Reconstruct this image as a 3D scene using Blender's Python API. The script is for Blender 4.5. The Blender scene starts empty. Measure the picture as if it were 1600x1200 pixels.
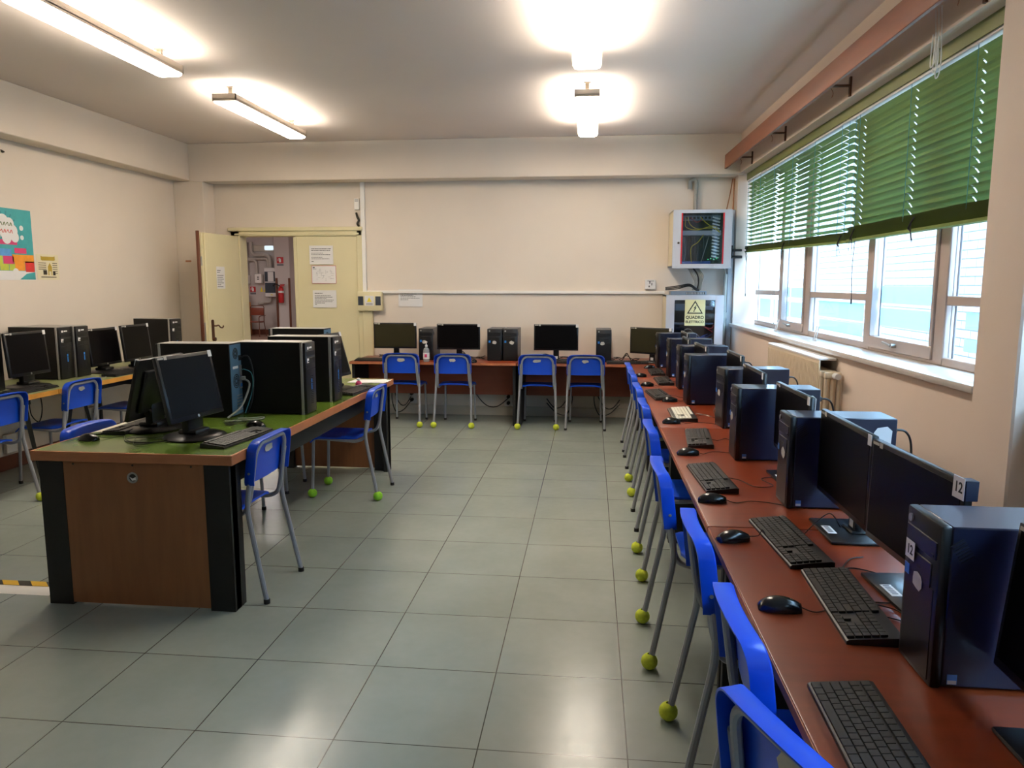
LAMP_DOWN, LAMP_UP, SKY, SUN_E, EXPO = 15.0, 66.0, 10.0, 0.0, 1.3
import bpy, bmesh, math, random
from mathutils import Matrix, Vector
random.seed(7)
SC = bpy.context.scene
COL = SC.collection
PI = math.pi
def rad(a): return math.radians(a)
def lin(c):
    c = c / 255.0
    return c / 12.92 if c <= 0.04045 else ((c + 0.055) / 1.055) ** 2.4
def rgb(r, g, b): return (lin(r), lin(g), lin(b), 1.0)

# ---------------------------------------------------------------- materials
def new_mat(name):
    m = bpy.data.materials.new(name); m.use_nodes = True
    nt = m.node_tree; nt.nodes.clear()
    out = nt.nodes.new('ShaderNodeOutputMaterial')
    return m, nt, out
def mat(name, col, rough=0.5, metal=0.0, var=0.06, scale=8.0, bump=0.0, bscale=60.0, stretch=(1, 1, 1), coat=0.0, spec=0.5, emit=None, trans=0.0, alpha=1.0, rvar=0.0):
    m, nt, out = new_mat(name)
    N, L = nt.nodes, nt.links
    p = N.new('ShaderNodeBsdfPrincipled')
    p.inputs['Roughness'].default_value = rough
    p.inputs['Metallic'].default_value = metal
    p.inputs['Specular IOR Level'].default_value = spec
    p.inputs['Coat Weight'].default_value = coat
    p.inputs['Transmission Weight'].default_value = trans
    p.inputs['Alpha'].default_value = alpha
    tc = N.new('ShaderNodeTexCoord'); mp = N.new('ShaderNodeMapping')
    mp.inputs['Scale'].default_value = stretch
    L.new(tc.outputs['Object'], mp.inputs['Vector'])
    nz = N.new('ShaderNodeTexNoise'); nz.inputs['Scale'].default_value = scale; nz.inputs['Detail'].default_value = 4
    L.new(mp.outputs['Vector'], nz.inputs['Vector'])
    rp = N.new('ShaderNodeValToRGB')
    rp.color_ramp.elements[0].position = 0.3; rp.color_ramp.elements[1].position = 0.7
    rp.color_ramp.elements[0].color = tuple(max(0, c * (1 - var)) for c in col[:3]) + (1,)
    rp.color_ramp.elements[1].color = tuple(min(1, c * (1 + var)) for c in col[:3]) + (1,)
    L.new(nz.outputs['Fac'], rp.inputs['Fac']); L.new(rp.outputs['Color'], p.inputs['Base Color'])
    if rvar:
        mr = N.new('ShaderNodeMapRange'); mr.inputs['To Min'].default_value = rough - rvar; mr.inputs['To Max'].default_value = rough + rvar
        L.new(nz.outputs['Fac'], mr.inputs['Value']); L.new(mr.outputs['Result'], p.inputs['Roughness'])
    if bump:
        n2 = N.new('ShaderNodeTexNoise'); n2.inputs['Scale'].default_value = bscale; n2.inputs['Detail'].default_value = 3
        L.new(tc.outputs['Object'], n2.inputs['Vector'])
        b = N.new('ShaderNodeBump'); b.inputs['Strength'].default_value = bump; b.inputs['Distance'].default_value = 0.002
        L.new(n2.outputs['Fac'], b.inputs['Height']); L.new(b.outputs['Normal'], p.inputs['Normal'])
    if emit:
        p.inputs['Emission Color'].default_value = emit[0]; p.inputs['Emission Strength'].default_value = emit[1]
    L.new(p.outputs['BSDF'], out.inputs['Surface'])
    return m

M = {}
M['wall'] = mat('wall_paint', rgb(223, 211, 196), 0.85, var=0.03, scale=1.5, bump=0.15, bscale=90)
M['wall_right'] = mat('wall_paint_right', rgb(226, 208, 192), 0.85, var=0.03, scale=1.5, bump=0.15, bscale=90)
M['ceil'] = mat('ceiling_paint', rgb(224, 211, 203), 0.9, var=0.03, scale=0.8, bump=0.1)
M['hallwall'] = mat('hall_paint', rgb(196, 188, 184), 0.8, var=0.03, scale=1)
M['trunk'] = mat('trunking_plastic', rgb(236, 232, 226), 0.5, var=0.02)
M['greyduct'] = mat('grey_duct', rgb(176, 180, 184), 0.5, var=0.03)
M['pipe'] = mat('grey_pipe', rgb(150, 148, 140), 0.5, var=0.04)
M['doorcream'] = mat('cream_door_paint', rgb(216, 206, 166), 0.45, var=0.025, scale=3, bump=0.05)
M['brownedge'] = mat('brown_door_edge', rgb(96, 52, 30), 0.5, var=0.15, scale=6, stretch=(1, 1, .2))
M['bronze'] = mat('aged_bronze', rgb(92, 62, 44), 0.4, metal=0.7, var=0.15)
M['hallpipe'] = mat('hall_pipe', rgb(186, 180, 172), 0.5, var=0.03)
M['palepaper'] = mat('pale_printed_paper', rgb(222, 212, 178), 0.6, var=0.03)
M['cherry'] = mat('cherry_laminate', rgb(124, 51, 24), 0.3, spec=0.3, var=0.09, scale=5, stretch=(6, 0.7, 6), rvar=0.05)
M['cherryx'] = mat('cherry_laminate_across', rgb(124, 51, 24), 0.3, spec=0.3, var=0.09, scale=5, stretch=(0.7, 6, 6), rvar=0.05)
M['cherryedge'] = mat('worn_cherry_edge', rgb(172, 104, 68), 0.4, var=0.15, scale=20)
M['cherrypanel'] = mat('cherry_panel', rgb(140, 64, 36), 0.5, var=0.08, scale=5, stretch=(1, 1, 5))
M['endpanel'] = mat('brown_end_panel', rgb(140, 88, 52), 0.45, var=0.1, scale=5, stretch=(6, 6, .6))
M['blackpanel'] = mat('black_board', rgb(8, 8, 8), 0.6, var=0.1)
M['blackmetal'] = mat('black_steel', rgb(22, 21, 20), 0.4, var=0.1)
M['green'] = mat('green_laminate', rgb(84, 108, 34), 0.26, var=0.06, scale=4, rvar=0.05)
M['greenold'] = mat('faded_green_laminate', rgb(122, 128, 84), 0.4, var=0.06, scale=4)
M['woodedge'] = mat('orange_wood_edge', rgb(172, 108, 68), 0.45, var=0.12, scale=7, stretch=(1, 1, 4))
M['yellowedge'] = mat('yellow_wood_edge', rgb(200, 142, 58), 0.45, var=0.15, scale=7)
M['blue'] = mat('blue_chair_plastic', rgb(4, 72, 204), 0.36, var=0.05, scale=6, rvar=0.04)
M['tube'] = mat('grey_painted_tube', rgb(150, 152, 158), 0.38, metal=0.25, var=0.05)
M['rubber'] = mat('black_rubber', rgb(16, 16, 16), 0.7, var=0.1)
M['ball'] = mat('tennis_felt', rgb(196, 208, 58), 0.95, var=0.14, scale=60, bump=0.8, bscale=300)
M['ballgreen'] = mat('green_tennis_felt', rgb(140, 205, 50), 0.95, var=0.14, scale=60, bump=0.8, bscale=300)
M['paper'] = mat('white_paper', rgb(226, 224, 222), 0.8, var=0.015)
M['papergrey'] = mat('worn_paper', rgb(190, 186, 176), 0.8, var=0.1, scale=40)
M['ink'] = mat('black_ink', rgb(22, 22, 24), 0.6, var=0.02)
M['greyink'] = mat('grey_ink', rgb(112, 112, 118), 0.6, var=0.02)
M['pcblack'] = mat('pc_black_sky_tint', rgb(12, 20, 48), 0.38, var=0.06, scale=10, coat=0.15, spec=0.6)  # blue of the reflected sky put into the black base colour
M['pcfront'] = mat('pc_black_plastic', rgb(12, 12, 14), 0.35, var=0.06)
M['pcgloss'] = mat('pc_glossy_plastic', rgb(9, 9, 11), 0.38, var=0.05)
M['hpblack'] = mat('workstation_black', rgb(6, 5, 5), 0.5, var=0.06, spec=0.3)
M['silver'] = mat('silver_trim', rgb(170, 168, 164), 0.35, metal=0.6, var=0.04)
M['rearmetal'] = mat('blue_grey_rear_plate', rgb(92, 130, 160), 0.4, metal=0.3, var=0.06)
M['screen'] = mat('lcd_screen', rgb(10, 9, 10), 0.33, var=0.02, spec=0.07)
M['screenwarm'] = mat('lcd_screen_olive', rgb(46, 43, 26), 0.3, var=0.03, spec=0.3)  # screen with a dark olive base colour
M['bezel'] = mat('monitor_bezel', rgb(18, 18, 20), 0.3, var=0.05)
M['key'] = mat('keyboard_black', rgb(22, 22, 24), 0.42, var=0.06)
M['keytop'] = mat('key_cap_black', rgb(14, 14, 15), 0.5, var=0.08)
M['keywhite'] = mat('key_cap_white', rgb(226, 220, 202), 0.5, var=0.03)
M['mouse'] = mat('mouse_black', rgb(14, 14, 15), 0.22, var=0.05)
M['cable'] = mat('black_cable', rgb(14, 14, 15), 0.5, var=0.05)
M['cablegrey'] = mat('grey_cable', rgb(150, 150, 142), 0.5, var=0.05)
M['cableyel'] = mat('yellow_cable', rgb(214, 190, 54), 0.5, var=0.05)
M['cablered'] = mat('red_cable', rgb(176, 30, 44), 0.5, var=0.05)
M['cableblue'] = mat('blue_cable', rgb(50, 90, 170), 0.5, var=0.05)
M['intel'] = mat('blue_sticker', rgb(40, 120, 200), 0.3, var=0.1)
M['winstick'] = mat('window_logo_sticker', rgb(90, 150, 225), 0.3, var=0.1)
M['rack'] = mat('rack_grey_steel', rgb(196, 200, 208), 0.45, var=0.02)
M['rackside'] = mat('rack_beige_side', rgb(214, 204, 176), 0.5, var=0.02)
M['rackin'] = mat('rack_dark_inside', rgb(46, 54, 66), 0.5, var=0.1)
M['redline'] = mat('red_gasket', rgb(190, 30, 40), 0.4, var=0.05)
M['switch'] = mat('patch_panel', rgb(120, 132, 146), 0.4, metal=0.3, var=0.05)
M['yellowsign'] = mat('pale_yellow_sign', rgb(232, 226, 170), 0.5, var=0.02)
M['warn'] = mat('warning_yellow', rgb(240, 220, 60), 0.5, var=0.03)
M['radiator'] = mat('radiator_paint', rgb(222, 206, 180), 0.4, var=0.03)
M['sill'] = mat('marble_sill', rgb(206, 198, 190), 0.3, var=0.07, scale=12)
M['alu'] = mat('anodised_frame', rgb(186, 170, 162), 0.4, metal=0.35, var=0.03)
M['pelmet'] = mat('pelmet_wood', rgb(118, 66, 38), 0.45, var=0.12, scale=4, stretch=(6, .6, 6))
M['valance'] = mat('green_valance', rgb(104, 112, 58), 0.45, var=0.06)
M['nail'] = mat('dark_iron', rgb(60, 54, 44), 0.5, metal=0.5, var=0.1)
M['lamp_body'] = mat('lamp_body_white', rgb(196, 184, 168), 0.5, var=0.02)
M['skirt'] = mat('brown_skirting', rgb(96, 52, 34), 0.5, var=0.12)
M['skirtlight'] = mat('light_skirting', rgb(196, 188, 172), 0.5, var=0.04)
M['red'] = mat('safety_red', rgb(188, 26, 30), 0.4, var=0.04)
M['hallwood'] = mat('hall_counter_wood', rgb(186, 122, 66), 0.5, var=0.1)
M['hallchair'] = mat('hall_chair_wood', rgb(128, 62, 42), 0.4, var=0.1)
M['hallfloor'] = mat('hall_floor', rgb(140, 110, 92), 0.35, var=0.06, scale=2)
M['teal'] = mat('poster_teal', rgb(58, 156, 160), 0.5, var=0.08, scale=14)
M['tealdark'] = mat('poster_teal_dark', rgb(40, 130, 140), 0.5, var=0.05)
M['pink'] = mat('poster_pink', rgb(206, 60, 110), 0.5, var=0.05)
M['orange'] = mat('poster_orange', rgb(234, 150, 44), 0.5, var=0.08, scale=20)
M['posterred'] = mat('poster_red', rgb(206, 52, 50), 0.5, var=0.08, scale=20)
M['lime'] = mat('poster_lime', rgb(186, 198, 74), 0.5, var=0.08, scale=20)
M['posterblue'] = mat('poster_blue', rgb(84, 150, 206), 0.5, var=0.1, scale=20)
M['gold'] = mat('gold_print', rgb(178, 150, 50), 0.5, var=0.08)
M['facade'] = None
M['teal_cord'] = mat('teal_cord', rgb(60, 130, 140), 0.6)
M['brownwire'] = mat('brown_wire', rgb(150, 96, 54), 0.6)
M['bottle'] = mat('clear_bottle', rgb(225, 230, 232), 0.15, var=0.02, trans=0.6)
M['yellowpack'] = mat('stain_marks', rgb(150, 112, 72), 0.8, var=0.1)

def emission_mat(name, col, strength):
    m, nt, out = new_mat(name)
    e = nt.nodes.new('ShaderNodeEmission'); e.inputs['Color'].default_value = col; e.inputs['Strength'].default_value = strength
    nt.links.new(e.outputs['Emission'], out.inputs['Surface'])
    return m
M['lamp'] = emission_mat('lit_diffuser', (1.0, 0.90, 0.76, 1), LAMP_DOWN)
M['lampup'] = emission_mat('lit_upper_tube', (1.0, 0.90, 0.76, 1), LAMP_UP)
M['hall_fill_glow'] = emission_mat('hall_fill_glow', (1.0, 0.93, 0.9, 1), 18.0)  # glow of the unseen lamps added in the hall
M['emlight'] = emission_mat('emergency_light', (0.75, 0.88, 1.0, 1), 0.45)

def glass_mat():
    m, nt, out = new_mat('window_glass'); N, L = nt.nodes, nt.links
    t = N.new('ShaderNodeBsdfTransparent'); t.inputs['Color'].default_value = (0.93, 0.97, 0.97, 1)
    g = N.new('ShaderNodeBsdfGlossy'); g.inputs['Roughness'].default_value = 0.02
    mx = N.new('ShaderNodeMixShader')
    mx.inputs['Fac'].default_value = 0.04; L.new(t.outputs[0], mx.inputs[1]); L.new(g.outputs[0], mx.inputs[2])
    L.new(mx.outputs[0], out.inputs['Surface'])
    return m
M['glass'] = glass_mat()
def film_mat():
    m, nt, out = new_mat('frosted_film'); N, L = nt.nodes, nt.links
    t = N.new('ShaderNodeBsdfTransparent'); t.inputs['Color'].default_value = (0.62, 0.78, 0.86, 1)
    d = N.new('ShaderNodeBsdfTranslucent'); d.inputs['Color'].default_value = (0.5, 0.68, 0.78, 1)
    mx = N.new('ShaderNodeMixShader'); mx.inputs['Fac'].default_value = 0.6
    L.new(t.outputs[0], mx.inputs[1]); L.new(d.outputs[0], mx.inputs[2]); L.new(mx.outputs[0], out.inputs['Surface'])
    return m
M['film'] = film_mat()
def slat_mat(name, col, tcol, f):
    m, nt, out = new_mat(name); N, L = nt.nodes, nt.links
    p = N.new('ShaderNodeBsdfPrincipled'); p.inputs['Base Color'].default_value = col; p.inputs['Roughness'].default_value = 0.75; p.inputs['Specular IOR Level'].default_value = 0.15
    d = N.new('ShaderNodeBsdfTranslucent'); d.inputs['Color'].default_value = tcol
    mx = N.new('ShaderNodeMixShader'); mx.inputs['Fac'].default_value = f
    nz = N.new('ShaderNodeTexNoise'); nz.inputs['Scale'].default_value = 3
    tc = N.new('ShaderNodeTexCoord'); L.new(tc.outputs['Object'], nz.inputs['Vector'])
    hs = N.new('ShaderNodeHueSaturation'); hs.inputs['Color'].default_value = col
    mr = N.new('ShaderNodeMapRange'); mr.inputs['To Min'].default_value = 0.88; mr.inputs['To Max'].default_value = 1.1
    L.new(nz.outputs['Fac'], mr.inputs['Value']); L.new(mr.outputs['Result'], hs.inputs['Value']); L.new(hs.outputs['Color'], p.inputs['Base Color'])
    L.new(p.outputs[0], mx.inputs[1]); L.new(d.outputs[0], mx.inputs[2]); L.new(mx.outputs[0], out.inputs['Surface'])
    return m
M['slat'] = slat_mat('green_slat', rgb(114, 130, 72), rgb(60, 130, 90), 0.07)
M['rackglass'] = None
def thin_glass(name, col):
    m, nt, out = new_mat(name); N, L = nt.nodes, nt.links
    t = N.new('ShaderNodeBsdfTransparent'); t.inputs['Color'].default_value = col
    g = N.new('ShaderNodeBsdfGlossy'); g.inputs['Roughness'].default_value = 0.05
    mx = N.new('ShaderNodeMixShader'); mx.inputs['Fac'].default_value = 0.06
    L.new(t.outputs[0], mx.inputs[1]); L.new(g.outputs[0], mx.inputs[2]); L.new(mx.outputs[0], out.inputs['Surface'])
    return m
M['rackglass'] = thin_glass('rack_door_glass', (0.75, 0.8, 0.85, 1))

def floor_mat():
    m, nt, out = new_mat('vinyl_floor_tiles'); N, L = nt.nodes, nt.links
    p = N.new('ShaderNodeBsdfPrincipled')
    tc = N.new('ShaderNodeTexCoord'); sp = N.new('ShaderNodeSeparateXYZ'); L.new(tc.outputs['Object'], sp.inputs[0])
    def math_(op, a, b=None):
        n = N.new('ShaderNodeMath'); n.operation = op
        for k, v in enumerate((a, b)):
            if v is None: continue
            if isinstance(v, (int, float)): n.inputs[k].default_value = v
            else: L.new(v, n.inputs[k])
        return n.outputs[0]
    T = 0.4995
    lines = []
    for ax, off in (('X', -1.3566), ('Y', 2.2863)):
        v = math_('DIVIDE', math_('SUBTRACT', sp.outputs[ax], off), T)
        fr = math_('FRACT', v)
        dd = math_('MINIMUM', fr, math_('SUBTRACT', 1.0, fr))
        lines.append(dd)
    line = math_('LESS_THAN', math_('MINIMUM', lines[0], lines[1]), 0.0042)
    # per-tile tone
    fl = [math_('FLOOR', math_('DIVIDE', math_('SUBTRACT', sp.outputs[a], o), T)) for a, o in (('X', -1.3566), ('Y', 2.2863))]
    cb = N.new('ShaderNodeCombineXYZ'); L.new(fl[0], cb.inputs[0]); L.new(fl[1], cb.inputs[1])
    wn = N.new('ShaderNodeTexWhiteNoise'); L.new(cb.outputs[0], wn.inputs['Vector'])
    nz = N.new('ShaderNodeTexNoise'); nz.inputs['Scale'].default_value = 2.2; nz.inputs['Detail'].default_value = 6
    L.new(tc.outputs['Object'], nz.inputs['Vector'])
    n3 = N.new('ShaderNodeTexNoise'); n3.inputs['Scale'].default_value = 22; n3.inputs['Detail'].default_value = 5; L.new(tc.outputs['Object'], n3.inputs['Vector'])
    f = math_('ADD', math_('MULTIPLY', nz.outputs['Fac'], 0.72), math_('ADD', math_('MULTIPLY', wn.outputs['Value'], 0.12), math_('MULTIPLY', n3.outputs['Fac'], 0.16)))
    rp = N.new('ShaderNodeValToRGB'); rp.color_ramp.elements[0].position = 0.25; rp.color_ramp.elements[1].position = 0.75
    rp.color_ramp.elements[0].color = rgb(134, 143, 134); rp.color_ramp.elements[1].color = rgb(153, 160, 151)
    L.new(f, rp.inputs['Fac'])
    mx = N.new('ShaderNodeMix'); mx.data_type = 'RGBA'
    L.new(line, mx.inputs['Factor']); L.new(rp.outputs['Color'], mx.inputs[6]); mx.inputs[7].default_value = rgb(52, 52, 44)
    L.new(mx.outputs[2], p.inputs['Base Color'])
    mr = N.new('ShaderNodeMapRange'); mr.inputs['To Min'].default_value = 0.19; mr.inputs['To Max'].default_value = 0.29
    L.new(n3.outputs['Fac'], mr.inputs['Value']); L.new(mr.outputs['Result'], p.inputs['Roughness'])
    p.inputs['Specular IOR Level'].default_value = 0.5
    b = N.new('ShaderNodeBump'); b.inputs['Strength'].default_value = 0.12; b.inputs['Distance'].default_value = 0.01
    n4 = N.new('ShaderNodeTexNoise'); n4.inputs['Scale'].default_value = 6; L.new(tc.outputs['Object'], n4.inputs['Vector'])
    L.new(n4.outputs['Fac'], b.inputs['Height']); L.new(b.outputs['Normal'], p.inputs['Normal'])
    L.new(p.outputs[0], out.inputs['Surface'])
    return m
M['floor'] = floor_mat()
def brick_mat():
    m, nt, out = new_mat('pale_brick_facade'); N, L = nt.nodes, nt.links
    p = N.new('ShaderNodeBsdfPrincipled'); p.inputs['Roughness'].default_value = 0.9
    tc = N.new('ShaderNodeTexCoord'); sp = N.new('ShaderNodeSeparateXYZ'); cb = N.new('ShaderNodeCombineXYZ')
    L.new(tc.outputs['Object'], sp.inputs[0]); L.new(sp.outputs['Y'], cb.inputs[0]); L.new(sp.outputs['Z'], cb.inputs[1])
    br = N.new('ShaderNodeTexBrick')
    br.inputs['Color1'].default_value = rgb(124, 112, 109); br.inputs['Color2'].default_value = rgb(117, 104, 101); br.inputs['Mortar'].default_value = rgb(58, 54, 56)
    br.inputs['Scale'].default_value = 1.0; br.inputs['Brick Width'].default_value = 0.75; br.inputs['Row Height'].default_value = 0.17; br.inputs['Mortar Size'].default_value = 0.014
    L.new(cb.outputs[0], br.inputs['Vector']); L.new(br.outputs['Color'], p.inputs['Base Color']); L.new(p.outputs[0], out.inputs['Surface'])
    return m
M['facade'] = brick_mat()
def hazard_mat():
    m, nt, out = new_mat('hazard_tape'); N, L = nt.nodes, nt.links
    p = N.new('ShaderNodeBsdfPrincipled'); p.inputs['Roughness'].default_value = 0.5
    tc = N.new('ShaderNodeTexCoord'); sp = N.new('ShaderNodeSeparateXYZ'); L.new(tc.outputs['Object'], sp.inputs[0])
    a = N.new('ShaderNodeMath'); a.operation = 'ADD'; L.new(sp.outputs['X'], a.inputs[0]); L.new(sp.outputs['Y'], a.inputs[1])
    d = N.new('ShaderNodeMath'); d.operation = 'DIVIDE'; L.new(a.outputs[0], d.inputs[0]); d.inputs[1].default_value = 0.16
    f = N.new('ShaderNodeMath'); f.operation = 'FRACT'; L.new(d.outputs[0], f.inputs[0])
    g = N.new('ShaderNodeMath'); g.operation = 'GREATER_THAN'; L.new(f.outputs[0], g.inputs[0]); g.inputs[1].default_value = 0.45
    mx = N.new('ShaderNodeMix'); mx.data_type = 'RGBA'; L.new(g.outputs[0], mx.inputs['Factor'])
    mx.inputs[6].default_value = rgb(30, 30, 26); mx.inputs[7].default_value = rgb(220, 175, 40)
    L.new(mx.outputs[2], p.inputs['Base Color']); L.new(p.outputs[0], out.inputs['Surface'])
    return m
M['hazard'] = hazard_mat()

# ---------------------------------------------------------------- mesh helpers
I4 = Matrix.Identity(4)
def T(x, y, z): return Matrix.Translation((x, y, z))
def RX(a): return Matrix.Rotation(a, 4, 'X')
def RY(a): return Matrix.Rotation(a, 4, 'Y')
def RZ(a): return Matrix.Rotation(a, 4, 'Z')
def box(bm, x0, x1, y0, y1, z0, z1, bev=0.0, seg=1, m=0, mx=I4):
    vs = [bm.verts.new((x, y, z)) for x in (x0, x1) for y in (y0, y1) for z in (z0, z1)]
    fs = [bm.faces.new([vs[i] for i in q]) for q in ((0, 1, 3, 2), (4, 6, 7, 5), (0, 4, 5, 1), (2, 3, 7, 6), (0, 2, 6, 4), (1, 5, 7, 3))]
    for f in fs: f.material_index = m
    if bev > 0:
        es = list({e for f in fs for e in f.edges})
        r = bmesh.ops.bevel(bm, geom=es, offset=bev, segments=seg, profile=0.5, affect='EDGES')
        for f in r['faces']: f.material_index = m
        vs = list({v for f in fs if f.is_valid for v in f.verts} | {v for f in r['faces'] for v in f.verts})
    if mx is not I4:
        bmesh.ops.transform(bm, matrix=mx, verts=vs)
def smooth_path(pts, n=6):
    P = [Vector(p) for p in pts]
    if len(P) < 3: return P
    out = []
    for i in range(len(P) - 1):
        p0 = P[max(i - 1, 0)]; p1 = P[i]; p2 = P[i + 1]; p3 = P[min(i + 2, len(P) - 1)]
        for k in range(n):
            t = k / n
            out.append(0.5 * ((2 * p1) + (-p0 + p2) * t + (2 * p0 - 5 * p1 + 4 * p2 - p3) * t * t + (-p0 + 3 * p1 - 3 * p2 + p3) * t ** 3))
    out.append(P[-1])
    return out
def fillet(pts, r, n=5):
    P = [Vector(p) for p in pts]; out = [P[0]]
    for i in range(1, len(P) - 1):
        a = (P[i - 1] - P[i]); b = (P[i + 1] - P[i]); rr = min(r, a.length * .45, b.length * .45)
        A = P[i] + a.normalized() * rr; B = P[i] + b.normalized() * rr
        for k in range(n + 1):
            t = k / n
            out.append((1 - t) ** 2 * A + 2 * t * (1 - t) * P[i] + t * t * B)
    out.append(P[-1])
    return out
def tube(bm, pts, r, seg=8, m=0, r2=None):
    P = [Vector(p) for p in pts]; n = len(P)
    up = None; rings = []
    for i, p in enumerate(P):
        d = (P[min(i + 1, n - 1)] - P[max(i - 1, 0)])
        if d.length < 1e-9: d = Vector((0, 0, 1))
        d.normalize()
        if up is None:
            up = Vector((0, 0, 1)) if abs(d.z) < .9 else Vector((1, 0, 0))
        s = d.cross(up)
        if s.length < 1e-6: s = d.orthogonal()
        s.normalize(); up = s.cross(d).normalized()
        rr = r if r2 is None else r + (r2 - r) * i / max(1, n - 1)
        rings.append([bm.verts.new(p + (s * math.cos(2 * PI * k / seg) + up * math.sin(2 * PI * k / seg)) * rr) for k in range(seg)])
    for a, b in zip(rings, rings[1:]):
        for k in range(seg):
            f = bm.faces.new((a[k], a[(k + 1) % seg], b[(k + 1) % seg], b[k])); f.material_index = m
    for q in (rings[0][::-1], rings[-1]):
        f = bm.faces.new(q); f.material_index = m
def cyl(bm, x, y, z0, z1, r, seg=20, m=0, mx=I4, r2=None):
    r2 = r if r2 is None else r2
    lathe(bm, [(0, z0), (r, z0), (r2, z1), (0, z1)], seg, mx @ T(x, y, 0), m)
def lathe(bm, prof, seg=24, mx=I4, m=0):
    rings = []
    for (r, z) in prof:
        if r < 1e-6: rings.append([bm.verts.new(mx @ Vector((0, 0, z)))])
        else: rings.append([bm.verts.new(mx @ Vector((r * math.cos(2 * PI * k / seg), r * math.sin(2 * PI * k / seg), z))) for k in range(seg)])
    for a, b in zip(rings, rings[1:]):
        if len(a) == 1 and len(b) == 1: continue
        for k in range(seg):
            k2 = (k + 1) % seg
            if len(a) == 1: q = (a[0], b[k], b[k2])
            elif len(b) == 1: q = (a[k], b[0], a[k2])
            else: q = (a[k], b[k], b[k2], a[k2])
            f = bm.faces.new(q); f.material_index = m
def prism(bm, poly, h0, h1, mx=I4, m=0):
    a = [bm.verts.new(mx @ Vector((x, y, h0))) for x, y in poly]; b = [bm.verts.new(mx @ Vector((x, y, h1))) for x, y in poly]
    n = len(poly)
    fs = [bm.faces.new(a[::-1]), bm.faces.new(b)] + [bm.faces.new((a[i], a[(i + 1) % n], b[(i + 1) % n], b[i])) for i in range(n)]
    for f in fs: f.material_index = m
def rrect(w, h, r, n=5, cx=0, cy=0):
    out = []
    for (sx, sy, a0) in ((1, 1, 0), (-1, 1, 90), (-1, -1, 180), (1, -1, 270)):
        for k in range(n + 1):
            a = rad(a0 + 90 * k / n)
            out.append((cx + sx * (w / 2 - r) + r * math.cos(a), cy + sy * (h / 2 - r) + r * math.sin(a)))
    return out
def sheet(bm, poly, mx=I4, m=0):
    f = bm.faces.new([bm.verts.new(mx @ Vector((x, y, 0))) for x, y in poly]); f.material_index = m
def mesh(name, fn, mats, smooth=True, ang=38):
    bm = bmesh.new(); fn(bm)
    bmesh.ops.recalc_face_normals(bm, faces=bm.faces)
    me = bpy.data.meshes.new(name); bm.to_mesh(me); bm.free()
    for mm in (mats if isinstance(mats, (list, tuple)) else [mats]): me.materials.append(mm)
    if smooth:
        for p in me.polygons: p.use_smooth = True
        me.set_sharp_from_angle(angle=rad(ang))
    return me
def obj(name, me, parent=None, loc=(0, 0, 0), rot=(0, 0, 0), label=None):
    o = bpy.data.objects.new(name, me); COL.objects.link(o)
    o.location = loc; o.rotation_euler = rot
    if parent is not None: o.parent = parent
    if label: o['label'] = label
    return o
def mk(name, fn, mats, parent=None, loc=(0, 0, 0), rot=(0, 0, 0), label=None, smooth=True):
    return obj(name, mesh(name, fn, mats, smooth), parent, loc, rot, label)
def tag(o, label, cat, group=None):
    o['label'] = label; o['category'] = cat
    if group: o['group'] = group
    return o
def thing(name, label, cat, loc=(0, 0, 0), rz=0.0, group=None):
    o = bpy.data.objects.new(name, None); COL.objects.link(o); o.empty_display_size = 0.1
    o.location = loc; o.rotation_euler = (0, 0, rz)
    return tag(o, label, cat, group)
def struct(name, fn, mats, parent=None, loc=(0, 0, 0), rz=0.0, smooth=False):
    o = mk(name, fn, mats, parent, loc, (0, 0, rz), smooth=smooth)
    if parent is None: o['kind'] = 'structure'
    return o
def text_mesh(body, size, m, extrude=0.0004, align='CENTER', bold=0.0):
    cu = bpy.data.curves.new('lettering', 'FONT'); cu.body = body; cu.size = size; cu.extrude = extrude; cu.offset = bold
    cu.align_x = align; cu.align_y = 'CENTER'; cu.resolution_u = 3
    o = bpy.data.objects.new('lettering', cu); COL.objects.link(o)
    dg = bpy.context.evaluated_depsgraph_get(); dg.update()
    me = bpy.data.meshes.new_from_object(o.evaluated_get(dg)); bpy.data.objects.remove(o); bpy.data.curves.remove(cu)
    me.materials.clear(); me.materials.append(m); me.name = 'lettering'
    return me

# ---------------------------------------------------------------- the room shell
YB, YF, XL = 8.68, -2.6, -4.86
ZC = 3.15
struct('floor', lambda b: box(b, XL - 0.4, 2.3, YF - 0.3, YB + 0.12, -0.1, 0), M['floor'])
struct('ceiling', lambda b: box(b, XL - 0.4, 2.3, YF - 0.3, YB + 0.3, ZC, ZC + 0.15), M['ceil'])
def wb(b):
    box(b, XL - 0.3, -4.20, YB, YB + 0.12, 0, ZC); box(b, -4.20, -2.75, YB, YB + 0.12, 2.117, ZC)
    box(b, -2.75, 1.95, YB, YB + 0.12, 0, ZC)
struct('wall_back', wb, M['wall'])
struct('wall_left', lambda b: box(b, XL - 0.3, XL, YF, YB, 0, ZC), M['wall'])
struct('wall_front', lambda b: box(b, XL - 0.3, 2.3, YF - 0.3, YF, 0, ZC), M['wall'])
struct('trim_1', lambda b: box(b, XL, 1.62, 8.42, YB, 2.725, ZC, 0.006), M['wall'])            # beam over the back wall
struct('trim_2', lambda b: box(b, XL, -4.655, YF, 8.42, 2.735, ZC, 0.006), M['wall'])         # beam over the left wall
struct('trim_3', lambda b: box(b, XL, -4.50, 8.42, YB, 0, 2.725, 0.006), M['wall'])             # corner column
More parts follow.
